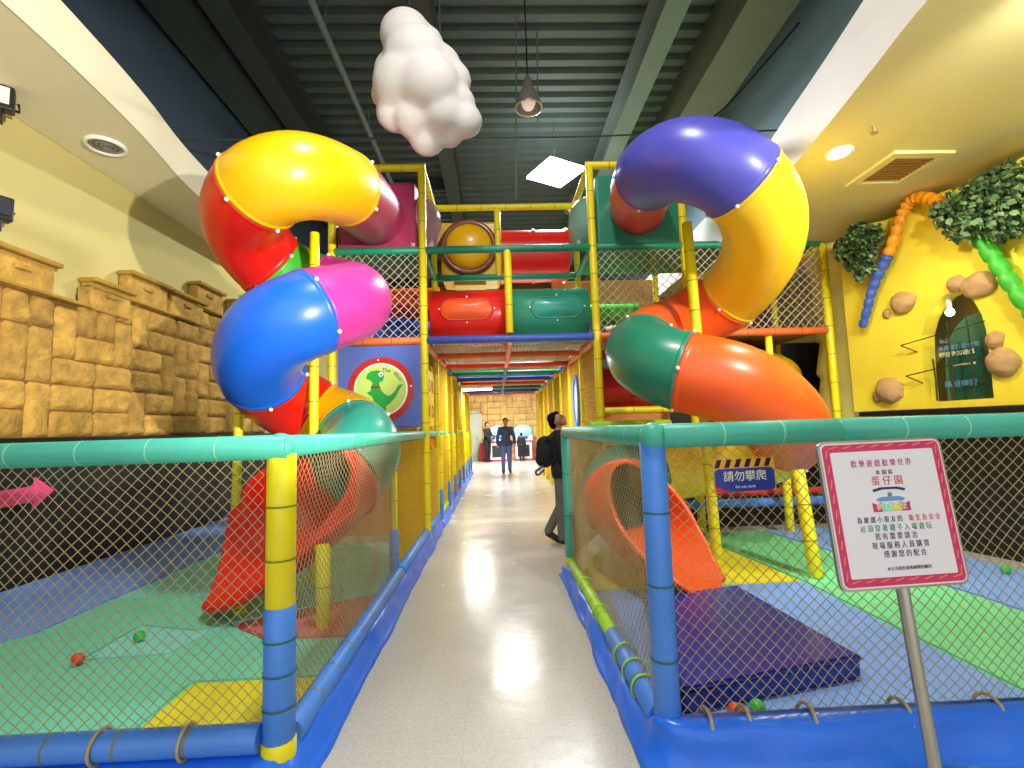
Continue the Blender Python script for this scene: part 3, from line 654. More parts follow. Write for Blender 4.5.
# coloured tunnels beyond the nets
def tunnel(pts, r, m, name='tunnel_tube'):
    mb = MB(); P = spline(pts, 6); mb.tube(P, r, 26)
    for p_i in (0, len(P) // 2, -1):
        p = P[p_i]; q = P[p_i - 1] if p_i else P[1]; d = (p - q).normalized(); mb.tube([p - d * .02, p + d * .02], r * 1.05, 26, caps=False)
    return mb.build(name, M[m], FR)
tunnel([(-2.1, 8.0, 3.0), (-1.5, 7.9, 2.95), (-.95, 8.1, 2.9)], .3, 'pl_blue'); tunnel([(-2.1, 8.3, 3.55), (-.95, 8.3, 3.55)], .3, 'pl_orange')
tunnel([(-2.0, 7.6, 3.25), (-1.5, 7.55, 3.3), (-1.0, 7.6, 3.2)], .09, 'pl_brick'); tunnel([(-2.0, 8.0, 2.75), (-1.0, 8.0, 2.75)], .16, 'pl_green')
tunnel([(1.4, 8.4, 3.3), (2.5, 8.4, 3.3)], .22, 'pl_green'); tunnel([(1.5, 8.2, 2.85), (2.5, 8.0, 2.9)], .2, 'brown'); tunnel([(1.6, 7.8, 3.1), (1.75, 7.8, 2.7)], .14, 'pl_purple')
mb = MB(); mb.slab([(0, 0), (1.8, 0), (1.4, .9), (.5, .9)], (2.6, 7.9, 2.75), (1, 0, 0), (0, .3, .95), .05); mb.build('roof_panel', M['brown'], FR)
mb = MB(); mb.box((3.2, 8.9, 3.35), (4.2, .05, 1.5), bev=.01); mb.build('back_panel', M['brown'], FR)
mb = MB(); mb.box((-1.7, 8.9, 3.2), (1.6, .05, 1.0), bev=.01); mb.build('back_panel', M['pl_brick'], FR)
mb = MB(); mb.box((3.5, 9.0, 1.3), (1.9, .06, 2.4), bev=.01); mb.build('back_panel', M['steel_dark'], FR)  # dark sheet, its colour stands in for shade behind the right tower
tunnel([(3.3, 6.9, 2.25), (3.7, 6.8, 2.12), (4.1, 6.9, 2.0), (4.2, 7.4, 1.9)], .3, 'pl_gold'); tunnel([(2.6, 7.2, 2.3), (3.1, 6.9, 2.25)], .28, 'pl_purple')
tunnel([(1.45, 7.0, 1.9), (2.4, 7.0, 1.9)], .32, 'pl_brick')
mb = MB(); mb.box((1.95, 7.0, 1.35), (1.1, .06, .5), bev=.01); mb.build('back_panel', M['mat_orange'], FR)
beam((1.38, YF, .36), (4.40, YF, .36), 'pd_blue', .055); beam((1.38, YF + .12, .47), (4.40, YF + .12, .47), 'pd_red', .045)
mb = MB(); mb.box((3.95, 7.5, 1.3), (2.8, .06, 2.6), bev=.01); mb.build('back_panel', M['black'], FR)  # black sheet painting the shade of the deep void here
mb = MB(); mb.box((2.9, 6.55, .16), (3.0, .06, .32), bev=.01); mb.build('dark_gap_sheet', M['black'], FR)  # black sheet in place of the unlit gap under the blue beam
mb = MB(); mb.box((1.95, 7.5, .75), (1.15, .06, 1.4), bev=.01); mb.build('back_panel', M['mat_navy'], FR)
mb = MB(); mb.box((-1.5, 6.4, .75), (1.08, .05, 1.3), bev=.01); mb.build('side_pad', M['mat_orange'], FR)
# bridge: red and green tubes with oval bubble windows
def bridge_tube(x0, x1, m, xw, mw):
    mb = MB(); mb.tube([(x0, 6.66, 2.93), (x0 + .02, 6.66, 2.93), ((x0 + x1) / 2, 6.66, 2.93), (x1 - .02, 6.66, 2.93), (x1, 6.66, 2.93)], [.37, .385, .385, .385, .37], 40); o = mb.build('bridge_tube', M[m], FR)
    mb = MB(); P = []
    for i in range(32):
        t = 2 * PI * i / 32; P.append((xw + (.2 if math.cos(t) >= 0 else -.2) + .14 * math.cos(t), .14 * math.sin(t)))
    def S(x, z): a = math.asin(max(-1, min(1, (z) / .385))); return V((x, 6.66 - .385 * math.cos(a) - .004, 2.97 + z))
    mb.tube([S(x, z) for x, z in P], .016, 8, closed=True); mb.build('window_rim', M[m], o)
    mb = MB(); vs = [S(xw + (x - xw) * k, z * k) + V((0, -.05 * (1 - k * k), 0)) for k in (1, .8, .5, .2) for x, z in P] ; fs = []
    for a in range(3):
        for i in range(32): fs.append((a * 32 + i, a * 32 + (i + 1) % 32, (a + 1) * 32 + (i + 1) % 32, (a + 1) * 32 + i))
    fs.append(tuple(96 + i for i in range(32))); mb.add(vs, fs, True); mb.build('bubble_window', M[mw], o)
    for x, z in ((xw - .36, 0), (xw + .36, 0), (xw, .17), (xw, -.17)):
        mb = MB(); mb.ball(S(x, z), .016, 8, 6); mb.build('bolt', M['bolt'], o)
bridge_tube(-.84, .18, 'pl_red', -.35, 'pl_orange'); bridge_tube(.22, 1.28, 'pl_dark_green', .84, 'pl_teal')
# upper level: yellow box with brown bubble, red tube, flange boxes
mb = MB(); mb.box((-.34, 7.75, 4.2), (.92, .6, .94), bev=.05); mb.box((-.36, 7.75, 3.72), (.5, .4, .1)); ub = mb.build('bubble_box', M['pl_gold'], FR)
mb = MB(); mb.tube([V((-.36 + .40 * math.cos(2 * PI * i / 36), 7.43, 4.24 + .40 * math.sin(2 * PI * i / 36))) for i in range(36)], .055, 12, closed=True); mb.build('window_ring', M['brownring'], ub)
mb = MB(); mb.ball((-.36, 7.43, 4.24), .37, 28, 14, sy=.55); mb.build('bubble_window', M['pl_yellow'], ub)
tunnel([(.15, 7.8, 4.2), (1.2, 7.8, 4.2)], .42, 'pl_red'); tunnel([(.25, 8.4, 3.62), (.95, 8.4, 3.62)], .12, 'pl_orange')
mb = MB(); mb.box((-1.5, 6.42, 4.24), (1.04, .42, .92), bev=.07); fl = mb.build('slide_entry_box', M['pl_maroon'], FR)
mb = MB(); mb.ball((-.97, 6.62, 4.26), .38, 24, 14, sx=.75); mb.build('bubble_window', M['bubble'], fl)
mb = MB(); mb.box((1.96, 6.42, 4.26), (1.1, .42, .96), bev=.03); fl2 = mb.build('slide_entry_box', M['pl_dark_green'], FR)
mb = MB(); mb.ball((1.38, 6.75, 4.28), .38, 24, 14, sx=.75); mb.build('bubble_window', M['bubble_g'], fl2)
# dinosaur panel
mb = MB(); mb.box((-1.46, 6.17, 1.97), (1.04, .04, 1.04), bev=.01); dp = mb.build('picture_panel', M['plumblue'], FR)
def disc(mb, c, r, y0, y1, n=48): mb.tube([(c[0], y0, c[1]), (c[0], y1, c[1])], r, n)
cdx, cdz = -1.44, 1.93
mb = MB(); disc(mb, (cdx, cdz), .41, 6.152, 6.14); mb.build('red_ring', M['pl_brick'], dp)
mb = MB(); disc(mb, (cdx, cdz), .335, 6.1395, 6.136); mb.build('white_ring', M['white'], dp)
mb = MB(); disc(mb, (cdx, cdz), .315, 6.1355, 6.132); mb.build('lime_disc', M['disc_lime'], dp)
dino = [(-.165, .20), (-.12, .235), (-.04, .245), (.02, .225), (.045, .17), (.03, .11), (-.02, .085), (-.01, .02), (.03, -.04), (.08, -.08), (.13, -.07), (.18, -.02), (.22, .05), (.28, .065), (.23, -.01), (.19, -.09), (.12, -.17), (.06, -.21), (.07, -.26), (.0, -.27), (-.02, -.2), (-.08, -.16), (-.11, -.08), (-.15, -.06), (-.17, -.03), (-.13, -.02), (-.115, .03), (-.10, .09), (-.13, .12), (-.18, .14)]
mb = MB(); mb.slab(dino, (cdx, 6.1315, cdz), (1, 0, 0), (0, 0, 1), .003); mb.build('dinosaur_shape', M['dino'], dp)
mb = MB(); mb.slab([(-.12, .045), (-.01, .045), (-.005, .02), (-.118, .02)], (cdx, 6.128, cdz), (1, 0, 0), (0, 0, 1), .003); mb.build('collar', M['brownring'], dp)
mb = MB(); mb.cur = 0; mb.ball((cdx - .0, 6.128, cdz + .19), .03, 12, 8, sy=.2); mb.cur = 1; mb.ball((cdx + .008, 6.124, cdz + .187), .014, 10, 6, sy=.2); mb.build('eye', [M['white'], M['blackpl']], dp)
text_mesh('lettering', 'The', .07, M['ink_dark'], None, V((cdx + .07, 6.129, cdz + .24)), V((1, 0, -.15)), V((.15, 0, 1))).parent = dp
text_mesh('lettering', 'dino', .075, M['ink_dark'], None, V((cdx + .215, 6.129, cdz + .165)), V((.65, 0, -.75)), V((.75, 0, .65))).parent = dp
for a in (0, 90, 180, 270):
    mb = MB(); mb.ball((cdx + .375 * math.cos(math.radians(a + 5)), 6.137, cdz + .375 * math.sin(math.radians(a + 5))), .014, 8, 6); mb.build('bolt', M['bolt'], dp)
# noughts and crosses panel in the first corridor bay
mb = MB(); mb.box((-.95, 6.8, 1.85), (.04, 1.05, .8), bev=.01); xo = mb.build('noughts_panel', M['panel_yel'], FR)
for i, s in enumerate('XOKOXO'):
    text_mesh('lettering', s, .26, M['blackpl'], None, V((-.926, 6.5 + (i % 3) * .32, 2.02 - (i // 3) * .36)), V((0, 1, 0)), V((0, 0, 1))).parent = xo
mb = MB(); mb.box((-.97, 6.8, 1.3), (.04, 1.05, .26), bev=.01); mb.build('side_pad', M['pl_orange'], FR)
# oval mirror window on the other corridor side
mb = MB(); mb.tube([V((1.31, 7.9 + .22 * math.cos(2 * PI * i / 32), 1.78 + .42 * math.sin(2 * PI * i / 32))) for i in range(32)], .03, 8, closed=True); ow = mb.build('oval_window', M['pd_blue'], FR)
mb = MB(); mb.ball((1.33, 7.9, 1.78), 1, 28, 14, sx=.04, sy=.2, sz=.4); mb.build('bubble_window', M['lav'], ow)
e = empty('corridor_light', (-.55, 12.6, 2.45), 'bright strip light under the padded corridor ceiling', 'lamp')
mb = MB(); mb.box((-.55, 12.6, 2.42), (.9, .14, .05), bev=.02); mb.build('diffuser', M['lamp_warm'], e)
mb = MB(); mb.box((-.55, 12.6, 2.46), (.96, .18, .05), bev=.01); mb.build('housing', M['white'], e)

# ================================================================ SPIRAL SLIDES
def slide(name, label, pts, cols, seams, per, r, parent_loc, exit_pts, exit_col, ring_col, far=(98, .75), near=(98, .75), flare=.10, shear=.34, qc=0):
    """tube swept along pts; seams are indices into pts where the colour changes"""
    e = empty(name, parent_loc, label, 'slide')
    P = spline(pts, per); fr = frames(P, up=(0, 0, 1)); cuts = [int(round(s * per)) for s in seams]
    cuts = [0] + cuts + [len(P) - 1]
    for k in range(len(cuts) - 1):
        a, c = cuts[k], cuts[k + 1]; seg = P[a:c + 1]; n_ = len(seg)
        rr = [r] * n_; mb = MB(); N = 40; vs = []; fs = []
        for i in range(n_):
            A, B = fr[a + i]; 
            for j in range(N):
                t = 2 * PI * j / N; vs.append(P[a + i] + (A * math.cos(t) + B * math.sin(t)) * r)
        for i in range(n_ - 1):
            for j in range(N): fs.append((i * N + j, i * N + (j + 1) % N, (i + 1) * N + (j + 1) % N, (i + 1) * N + j))
        mb.add(vs, fs, True)
        # flange collars at the ends
        for idx, sg in ((a, 1), (c, -1)):
            nx = P[min(idx + 1, len(P) - 1)] if sg > 0 else P[max(idx - 1, 0)]
            d = (nx - P[idx]).normalized(); A, B = fr[idx]
            vs = []
            prof = ((.001, 0), (.001, .009), (.03, .008), (.045, 0))
            for (dl, dr) in prof:
                for j in range(N):
                    t = 2 * PI * j / N; vs.append(P[idx] + d * dl + (A * math.cos(t) + B * math.sin(t)) * (r + dr))
            fs = [(q * N + j, q * N + (j + 1) % N, (q + 1) * N + (j + 1) % N, (q + 1) * N + j) for q in range(3) for j in range(N)]
            mb.add(vs, fs, True)
        so = mb.build('tube_section', M['pl_' + cols[k]], e)
        if k:
            A, B = fr[a]
            for j in range(5):
                t = 2 * PI * (j + .5) / 5; mb = MB(); mb.ball(P[a] + (A * math.cos(t) + B * math.sin(t)) * (r + .014), .019, 9, 6); mb.build('bolt', M['bolt'], so)
    # open exit scoop: the tube cut open, its sides running out to a rounded lip
    Q = spline(exit_pts, 8); fq = frames(Q, up=(0, 0, 1)); n_ = len(Q); N = 28
    def at_q(x):
        x = max(0, min(n_ - 1.0001, x)); i = int(x); t = x - i
        return Q[i].lerp(Q[i + 1], t), fq[i][0].lerp(fq[i + 1][0], t).normalized(), fq[i][1].lerp(fq[i + 1][1], t).normalized()
    mb = MB(); outer = []; inner = []
    for i in range(n_):
        s = i / (n_ - 1); row = []; row2 = []
        for j in range(N + 1):
            q = -1 + 2 * j / N; o_, w_ = near if q > 0 else far; t = math.radians(178 - o_ * s ** w_) * q; c, A, B = at_q(i * (1 - shear * abs(q - qc) ** 2.4)); R_ = r * (1 + flare * s)
            p = c + (A * math.sin(t) - B * math.cos(t)) * R_; row.append(p); row2.append(p + (c - p).normalized() * .02)
        outer.append(row); inner.append(row2)
    vs = [p for row in outer for p in row] + [p for row in inner for p in row]; o2 = n_ * (N + 1); fs = []
    for i in range(n_ - 1):
        for j in range(N):
            q = i * (N + 1) + j; fs.append((q, q + 1, q + N + 2, q + N + 1)); fs.append((o2 + q, o2 + q + N + 1, o2 + q + N + 2, o2 + q + 1))
    mb.add(vs, fs, True)
    rim = [outer[i][0] for i in range(n_)] + [outer[-1][j] for j in range(1, N)] + [outer[i][N] for i in range(n_ - 1, -1, -1)]
    ex = mb.build('exit_scoop', M['pl_' + exit_col], e)
    mb = MB(); mb.tube(rim, .024, 8); mb.build('rolled_rim', M['pl_' + ring_col], ex)
    A, B = fq[0]; mb = MB(); mb.tube([Q[0] + (A * math.cos(2 * PI * j / 40) + B * math.sin(2 * PI * j / 40)) * (r + .01) for j in range(40)], .03, 8, closed=True)
    mb.build('mouth_ring', M['pl_' + ring_col], ex)
    return e
def leg(parent, base, top, r=.05, name='support_post', foot=True):
    mb = MB(); pad(mb, base, top, r, .33); mb.build(name, [M['pd_yellow'], M['tie_yel']], parent)
LS = slide('spiral_slide', 'tall spiral tube slide with a pink and blue bend and a red exit scoop', [
    (-1.516, 6.2, 4.20), (-1.47, 5.3, 4.0), (-1.50, 4.65, 3.84), (-1.72, 4.2, 3.68), (-2.06, 4.22, 3.56), (-2.36, 4.6, 3.42), (-2.30, 5.0, 3.17), (-1.95, 5.15, 2.97), (-1.50, 4.98, 2.8), (-1.36, 4.55, 2.62),
    (-1.60, 4.15, 2.42), (-1.92, 4.16, 2.24), (-2.14, 4.48, 2.02), (-2.12, 4.95, 1.79), (-1.85, 5.15, 1.58), (-1.48, 5.0, 1.42), (-1.28, 4.62, 1.22), (-1.36, 4.30, 1.02)],
    ['maroon', 'yellow', 'red', 'green', 'pink', 'blue', 'red', 'yellow', 'teal'], [1.7, 4.0, 6.0, 7.4, 9.9, 12.3, 13.9, 15.3], 8, .37, (-1.72, 4.62, 0),
    [(-1.36, 4.30, 1.02), (-1.52, 4.07, .86), (-1.73, 3.94, .73), (-1.98, 3.86, .62), (-2.24, 3.82, .61)], 'red', 'red', (70, 1.5), (100, .7), .26, .30, -.5)
leg(LS, (-1.72, 4.65, .06), (-1.72, 4.65, 3.35), .045); leg(LS, (-1.24, 3.56, .06), (-1.25, 3.56, .62), .05); leg(LS, (-2.0, 3.92, .06), (-2.0, 3.92, .135), .05); leg(LS, (-2.72, 5.2, .06), (-2.68, 5.2, 2.9), .045)
RS = slide('spiral_slide', 'tall spiral tube slide with a purple top bend and big orange lower bend', [
    (1.96, 6.2, 4.28), (1.746, 5.238, 4.106), (1.691, 4.607, 3.946), (1.832, 4.185, 3.772), (2.139, 4.045, 3.558), (2.474, 4.232, 3.307), (2.67, 4.653, 3.045), (2.638, 5.257, 2.787), (2.22, 5.55, 2.55), (1.75, 5.3, 2.33), (1.5, 4.85, 2.1), (1.62, 4.4, 1.9), (2.1, 4.22, 1.72), (2.55, 4.4, 1.5), (2.86, 4.75, 1.28), (2.8, 5.2, 1.06), (2.3, 5.5, 0.95), (1.65, 5.4, 0.87), (1.26, 5.1, 0.8), (1.17, 4.68, 0.7)],
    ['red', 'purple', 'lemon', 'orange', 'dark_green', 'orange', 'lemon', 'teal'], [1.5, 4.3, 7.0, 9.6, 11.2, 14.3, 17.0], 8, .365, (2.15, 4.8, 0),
    [(1.17, 4.68, .70), (1.21, 4.38, .61), (1.30, 4.12, .54), (1.43, 3.9, .495), (1.57, 3.74, .49)], 'orange', 'orange')
leg(RS, (2.10, 4.80, .06), (2.02, 4.80, 3.45), .052); leg(RS, (2.66, 4.16, .06), (2.66, 4.3, .95), .055); leg(RS, (3.5, 5.9, .06), (3.5, 5.9, .9), .05)

# ================================================================ FENCES
def ring_band(mb, c, r, h, d=(0, 0, 1)): d = V(d); mb.tube([V(c) - d * h / 2, V(c) + d * h / 2], r, 16)
FL_ = empty('netted_fence', (-.93, 2.15, 0), 'low netted fence with a yellow and blue corner post, around the pink-bend slide', 'fence')
XF = -.93
mb = MB(); pad(mb, (XF, 2.15, .66), (XF, 2.15, 1.32), .06, .3); pad(mb, (XF, 2.15, .16), (XF, 2.15, .69), .064, .16, mi=2, ti=3); mb.cur = 0; mb.tube([(XF, 2.15, .03), (XF, 2.15, .04), (XF, 2.15, .16), (XF, 2.15, .165)], [.06, .068, .068, .062], 16)
mb.build('corner_post', [M['pd_yellow'], M['tie_yel'], M['pd_blue'], M['tie_dark']], FL_)
def toprail(a, b_, parent, m='pd_teal', r=.053, t='tie', ties=.3):
    mb = MB(); pad(mb, a, b_, r, ties, n=18, tr=1.02); return mb.build('top_rail', [M[m], M[t]], parent)
toprail((XL + .05, 2.12, 1.35), (XF + .04, 2.12, 1.35), FL_)
for i in range(len(BAYS)):
    y0 = 2.15 if i == 0 else BAYS[i - 1]; y1 = BAYS[i]
    toprail((XF, y0 + .0, 1.35), (XF, y1 - .01, 1.35), FL_, r=.05 if i == 0 else .045)
mb = MB(); mb.ball((XF, 2.13, 1.35), .06, 16, 10); mb.build('rail_elbow', M['pd_teal'], FL_)
for y in (4.55, 7.4, 8.6, 9.8, 11.0, 12.2, 13.4, 14.6, 15.8):
    mb = MB(); x = XF - (.03 if y < 5 else -.07); pad(mb, (x, y, .5), (x, y, 1.32), .036, .4); pad(mb, (x, y, .08), (x, y, .52), .04, .3, mi=2, ti=3); mb.cur = 0; mb.tube([(x, y, .02), (x, y, .09)], .045, 12)
    mb.build('post', [M['pd_yellow'], M['tie_yel'], M['pd_blue'], M['tie_dark']], FL_)
def botrail(a, b_, parent, m, r=.055):
    mb = MB(); pad(mb, a, b_, r, .28, n=14, tr=1.03); return mb.build('bottom_rail', [M[m], M['tie_yel']], parent)
botrail((XL + .05, 2.12, .185), (XF - .06, 2.12, .185), FL_, 'pd_blue')
for i, (y0, y1, m) in enumerate(((2.22, 4.5, 'pd_blue'), (4.55, 6.2, 'pd_blue'), (6.2, 7.4, 'pd_blue'), (7.4, 8.6, 'pd_lime'), (8.6, 9.8, 'pd_blue'), (9.8, 11.0, 'pd_red'), (11, 12.2, 'pd_blue'), (12.2, 15.8, 'pd_blue'))):
    botrail((XF + .02, y0, .14), (XF + .02, y1, .14), FL_, m)
net('net', (XL + .1, 2.12, .22), (1, 0, 0), (0, 0, 1), XF - XL - .16, 1.10, .052, .0022, M['net'], FL_, .008, .02, 11)
net('net', (XF, 2.2, .17), (0, 1, 0), (0, 0, 1), 2.3, 1.13, .05, .0021, M['net'], FL_, .006, .015, 12)
net('net', (XF, 4.6, .17), (0, 1, 0), (0, 0, 1), 1.55, 1.13, .05, .004, M['net_yellow'], FL_, .004, .01, 13)
def skirt(path, z0, out, parent, m='tarp', amp=.02, seed=0, drop=None):
    """vinyl sheet laid over the base rail and falling to the floor with loose folds; path = [(x,y,nx,ny)]"""
    mb = MB(); prof = [(-.75, 1.0), (-.3, 1.0), (.1, .93), (.28, .8), (.45, .6), (.62, .34), (.8, .12), (1, .02)]
    P = []
    path = [tuple(p) + (z0,) if len(p) == 4 else p for p in path]
    for a in range(len(path) - 1):
        p, q = path[a], path[a + 1]; L = math.hypot(q[0] - p[0], q[1] - p[1]); k = max(2, int(L / .06))
        for i in range(k + (1 if a == len(path) - 2 else 0)): t = i / k; P.append([p[j] + (q[j] - p[j]) * t for j in range(5)])
    vs = []
    for i, (x, y, nx, ny, z0) in enumerate(P):
        for k, (o, h) in enumerate(prof):
            w_ = noise.noise(V((x * 2.6 + seed, y * 2.6, k * .55))) * amp * (1 if 0 < k else 0) + noise.noise(V((x * 7 + seed, y * 7, k * .9))) * amp * .35 * (1 if k else 0)
            vs.append((x + nx * (o * out + w_), y + ny * (o * out + w_), max(.008, z0 * h + w_ * .5 * (1 if k < 6 else 0))))
    n_ = len(prof); mb.add(vs, [(i * n_ + k, i * n_ + k + 1, (i + 1) * n_ + k + 1, (i + 1) * n_ + k) for i in range(len(P) - 1) for k in range(n_ - 1)], True)
    o = mb.build('vinyl_skirt', M[m], parent); sm = o.modifiers.new('thick', 'SOLIDIFY'); sm.thickness = .006; return o
skirt([(XL + .02, 2.08, 0, -1), (XF - .1, 2.08, 0, -1), (XF, 2.08, .35, -1), (XF + .04, 2.12, 1, -.6), (XF + .05, 2.3, 1, 0), (XF + .05, 8, 1, 0), (XF + .05, 15.8, 1, 0)], .125, .10, FL_, seed=2)
for (x, y, ax) in [(-1.28, 2.07, 0), (-1.62, 2.07, 0), (-2.2, 2.07, 0)]:
    mb = MB(); mb.tube([V((x, 2.12, .185)) + V((0, math.cos(t) * .064, math.sin(t) * .064)) for t in [2 * PI * i / 16 for i in range(16)]], .007, 6, closed=True); mb.build('lacing_cord', M['net'], FL_)

FRT = empty('netted_fence', (.69, 2.15, 0), 'low netted fence with a plain blue corner post, behind the sign stand', 'fence')
XQ = .685
mb = MB(); pad(mb, (XQ, 2.15, .10), (XQ, 2.15, 1.32), .056, .36); mb.build('corner_post', [M['pd_blue'], M['tie_dark']], FRT)
toprail((XQ + .03, 2.12, 1.345), (1.5, 2.12, 1.345), FRT, ties=.28); toprail((1.5, 2.12, 1.345), (4.6, 2.12, 1.345), FRT); toprail((XQ, 2.15, 1.345), (XQ - .02, 4.7, 1.345), FRT, r=.052)
mb = MB(); mb.ball((XQ, 2.13, 1.345), .06, 16, 10); mb.build('rail_elbow', M['pd_teal'], FRT)
mb = MB(); pad(mb, (XQ - .02, 4.72, .16), (XQ - .02, 4.72, 1.34), .05, .4); mb.cur = 2; mb.tube([(XQ - .02, 4.72, .04), (XQ - .02, 4.72, .17)], .056, 14); mb.build('end_post', [M['pd_teal'], M['tie_dark'], M['pd_yellow']], FRT)
botrail((XQ - .01, 2.22, .13), (XQ - .015, 3.05, .13), FRT, 'pd_blue'); botrail((XQ - .015, 3.05, .13), (XQ - .02, 4.66, .13), FRT, 'pd_lime', .045); botrail((XQ + .05, 2.12, .14), (4.6, 2.12, .14), FRT, 'pd_blue', .045)
toprail((XQ - .02, 4.75, 1.345), (1.30, 6.1, 1.345), FRT, 'pd_green', .045, 'tie_dark'); toprail((1.0, 5.3, 1.40), (2.05, 5.75, 1.40), FRT, 'pd_lime', .045, 'tie_yel')
net('net', (XQ + .05, 2.12, .19), (1, 0, 0), (0, 0, 1), 3.75, 1.11, .052, .0022, M['net'], FRT, .008, .02, 21)
net('net', (XQ - .005, 2.2, .15), (0, 1, 0), (0, 0, 1), 2.5, 1.15, .05, .0021, M['net'], FRT, .006, .015, 22)
net('net', (XQ, 4.78, .15), (.43, .9, 0), (0, 0, 1), 1.45, 1.15, .06, .006, M['net_yellow'], FRT, .004, .01, 23)
skirt([(XQ - .055, 4.75, -1, 0, .105), (XQ - .055, 2.5, -1, 0, .105), (XQ - .055, 2.25, -1, 0, .12), (XQ - .05, 2.12, -1, -.5), (XQ, 2.07, -.4, -1), (XQ + .1, 2.06, 0, -1), (4.6, 2.06, 0, -1)], .19, .075, FRT, amp=.03, seed=5)
for x in (.83, .99, 1.26, 1.66, 2.05, 2.4):
    mb = MB(); mb.tube([V((x, 2.12, .14)) + V((math.sin(t) * .01, math.cos(t) * .07, math.sin(t) * .066)) for t in [2 * PI * i / 16 for i in range(16)]], .008, 6, closed=True); mb.build('lacing_cord', M['net'], FRT)
for y in (2.45, 2.62, 2.8, 3.4, 4.0):
    mb = MB(); mb.tube([V((XQ - .01, y, .13)) + V((math.cos(t) * .064, 0, math.sin(t) * .064)) for t in [2 * PI * i / 16 for i in range(16)]], .006, 6, closed=True); mb.build('lacing_cord', M['pd_lime'], FRT)

# ================================================================ MATS AND BALLS
def play_mat(poly, m, label, z0=.0, z1=.06):
    mb = MB(); bm = bmesh.new(); vs = [bm.verts.new((p[0], p[1], z0)) for p in poly]; f = bm.faces.new(vs)
    q = bmesh.ops.extrude_face_region(bm, geom=[f]); bmesh.ops.translate(bm, verts=[v_ for v_ in q['geom'] if isinstance(v_, bmesh.types.BMVert)], vec=(0, 0, z1 - z0))
    bmesh.ops.bevel(bm, geom=bm.edges[:], offset=.012, segments=2, affect='EDGES'); bm.verts.index_update()
    mb.add([v_.co for v_ in bm.verts], [[v_.index for v_ in f_.verts] for f_ in bm.faces]); bm.free()
    return tag(mb.build('play_mat', M[m]), label, 'mat', 'coloured foam play mats')
play_mat([(-4.0, 2.2), (-1.72, 2.2), (-1.72, 2.88), (-1.0, 2.88), (-1.0, 3.4), (-1.55, 3.4), (-1.95, 3.7), (-2.1, 3.25), (-2.6, 3.22), (-2.62, 3.76), (-2.15, 3.62), (-1.95, 3.72), (-2.6, 4.4), (-3.3, 4.4), (-3.3, 3.7), (-4.0, 2.75)], 'mat_green', 'wide green foam mat inside the fence with the yellow corner post')
play_mat([(-1.715, 2.2), (-.99, 2.2), (-.99, 2.875), (-1.715, 2.875)], 'mat_yellow', 'yellow foam mat right behind the yellow and blue corner post')
play_mat([(-2.595, 3.225), (-2.105, 3.255), (-1.96, 3.69), (-2.14, 3.61), (-2.615, 3.755)], 'mat_mint', 'pale mint foam mat where the green ball lies')
play_mat([(-4.55, 2.2), (-4.01, 2.2), (-4.01, 2.76), (-3.31, 3.71), (-3.31, 9.0), (-4.55, 9.0)], 'mat_blue', 'blue foam mat strip along the dark wall under the castle')
play_mat([(-3.29, 4.41), (-2.6, 4.41), (-1.95, 3.73), (-1.02, 4.3), (-1.02, 6.1), (-2.2, 6.1), (-2.2, 9.0), (-3.29, 9.0)], 'mat_mint', 'mint foam mat underneath the pink-bend slide')
play_mat([(-1.54, 3.41), (-1.0, 3.41), (-1.0, 4.28), (-1.94, 3.71)], 'mat_pink', 'reddish foam mat at the foot of the red exit scoop')
play_mat([(.74, 2.2), (2.5, 2.2), (2.5, 4.1), (.74, 4.1)], 'mat_blue', 'blue foam mat under the navy crash mat')
play_mat([(.74, 4.11), (2.5, 4.11), (2.3, 6.0), (1.4, 6.0), (.74, 4.66)], 'mat_yellow', 'yellow foam mat behind the orange exit scoop')
play_mat([(2.51, 2.2), (3.52, 2.2), (3.52, 3.6), (3.2, 6.0), (2.31, 6.0), (2.51, 4.11)], 'mat_lgreen', 'long light green foam mat running back past the sign')
play_mat([(3.53, 2.2), (4.38, 2.2), (4.45, 3.9), (4.3, 6.0), (3.21, 6.0), (3.53, 3.62)], 'mat_blue', 'blue foam mat along the dark base under the cave wall')
mb = MB(); bm = bmesh.new(); cp = [(.80, 2.32), (1.84, 2.56), (1.76, 3.72), (1.0, 3.55)]
vs = [bm.verts.new((p[0], p[1], .06)) for p in cp]; f = bm.faces.new(vs); q = bmesh.ops.extrude_face_region(bm, geom=[f]); bmesh.ops.translate(bm, verts=[v_ for v_ in q['geom'] if isinstance(v_, bmesh.types.BMVert)], vec=(0, 0, .12))
bmesh.ops.bevel(bm, geom=bm.edges[:], offset=.022, segments=3, affect='EDGES'); bm.verts.index_update(); mb.add([v_.co for v_ in bm.verts], [[v_.index for v_ in f_.verts] for f_ in bm.faces]); bm.free()
cm = tag(mb.build('crash_mat', M['mat_navy']), 'thick glossy navy crash mat in front of the orange exit scoop', 'mat')
mb = MB(); mb.tube([(p[0] * 1.0, p[1], .165) for p in cp], .006, 6, closed=True); mb.build('piping', M['mat_navy'], cm)
def ball(x, y, z, m, label):
    mb = MB(); mb.ball((x, y, z + .036), .036, 16, 10); o = tag(mb.build('pit_ball', M[m]), label, 'ball', 'plastic pit balls')
ball(-2.56, 3.15, .06, 'ball_red', 'orange-red ball lying beside the pale mint mat'); ball(-2.42, 3.46, .06, 'ball_green', 'green ball lying on the pale mint mat')
ball(1.04, 2.29, .06, 'ball_red', 'orange-red ball between the crash mat and the net'); ball(1.15, 2.31, .06, 'ball_green', 'green ball between the crash mat and the net')
ball(1.84, 4.15, .06, 'ball_red', 'red ball on the yellow mat behind the exit scoop'); ball(4.2, 4.05, .06, 'ball_green', 'green ball by the dark base under the cave wall')
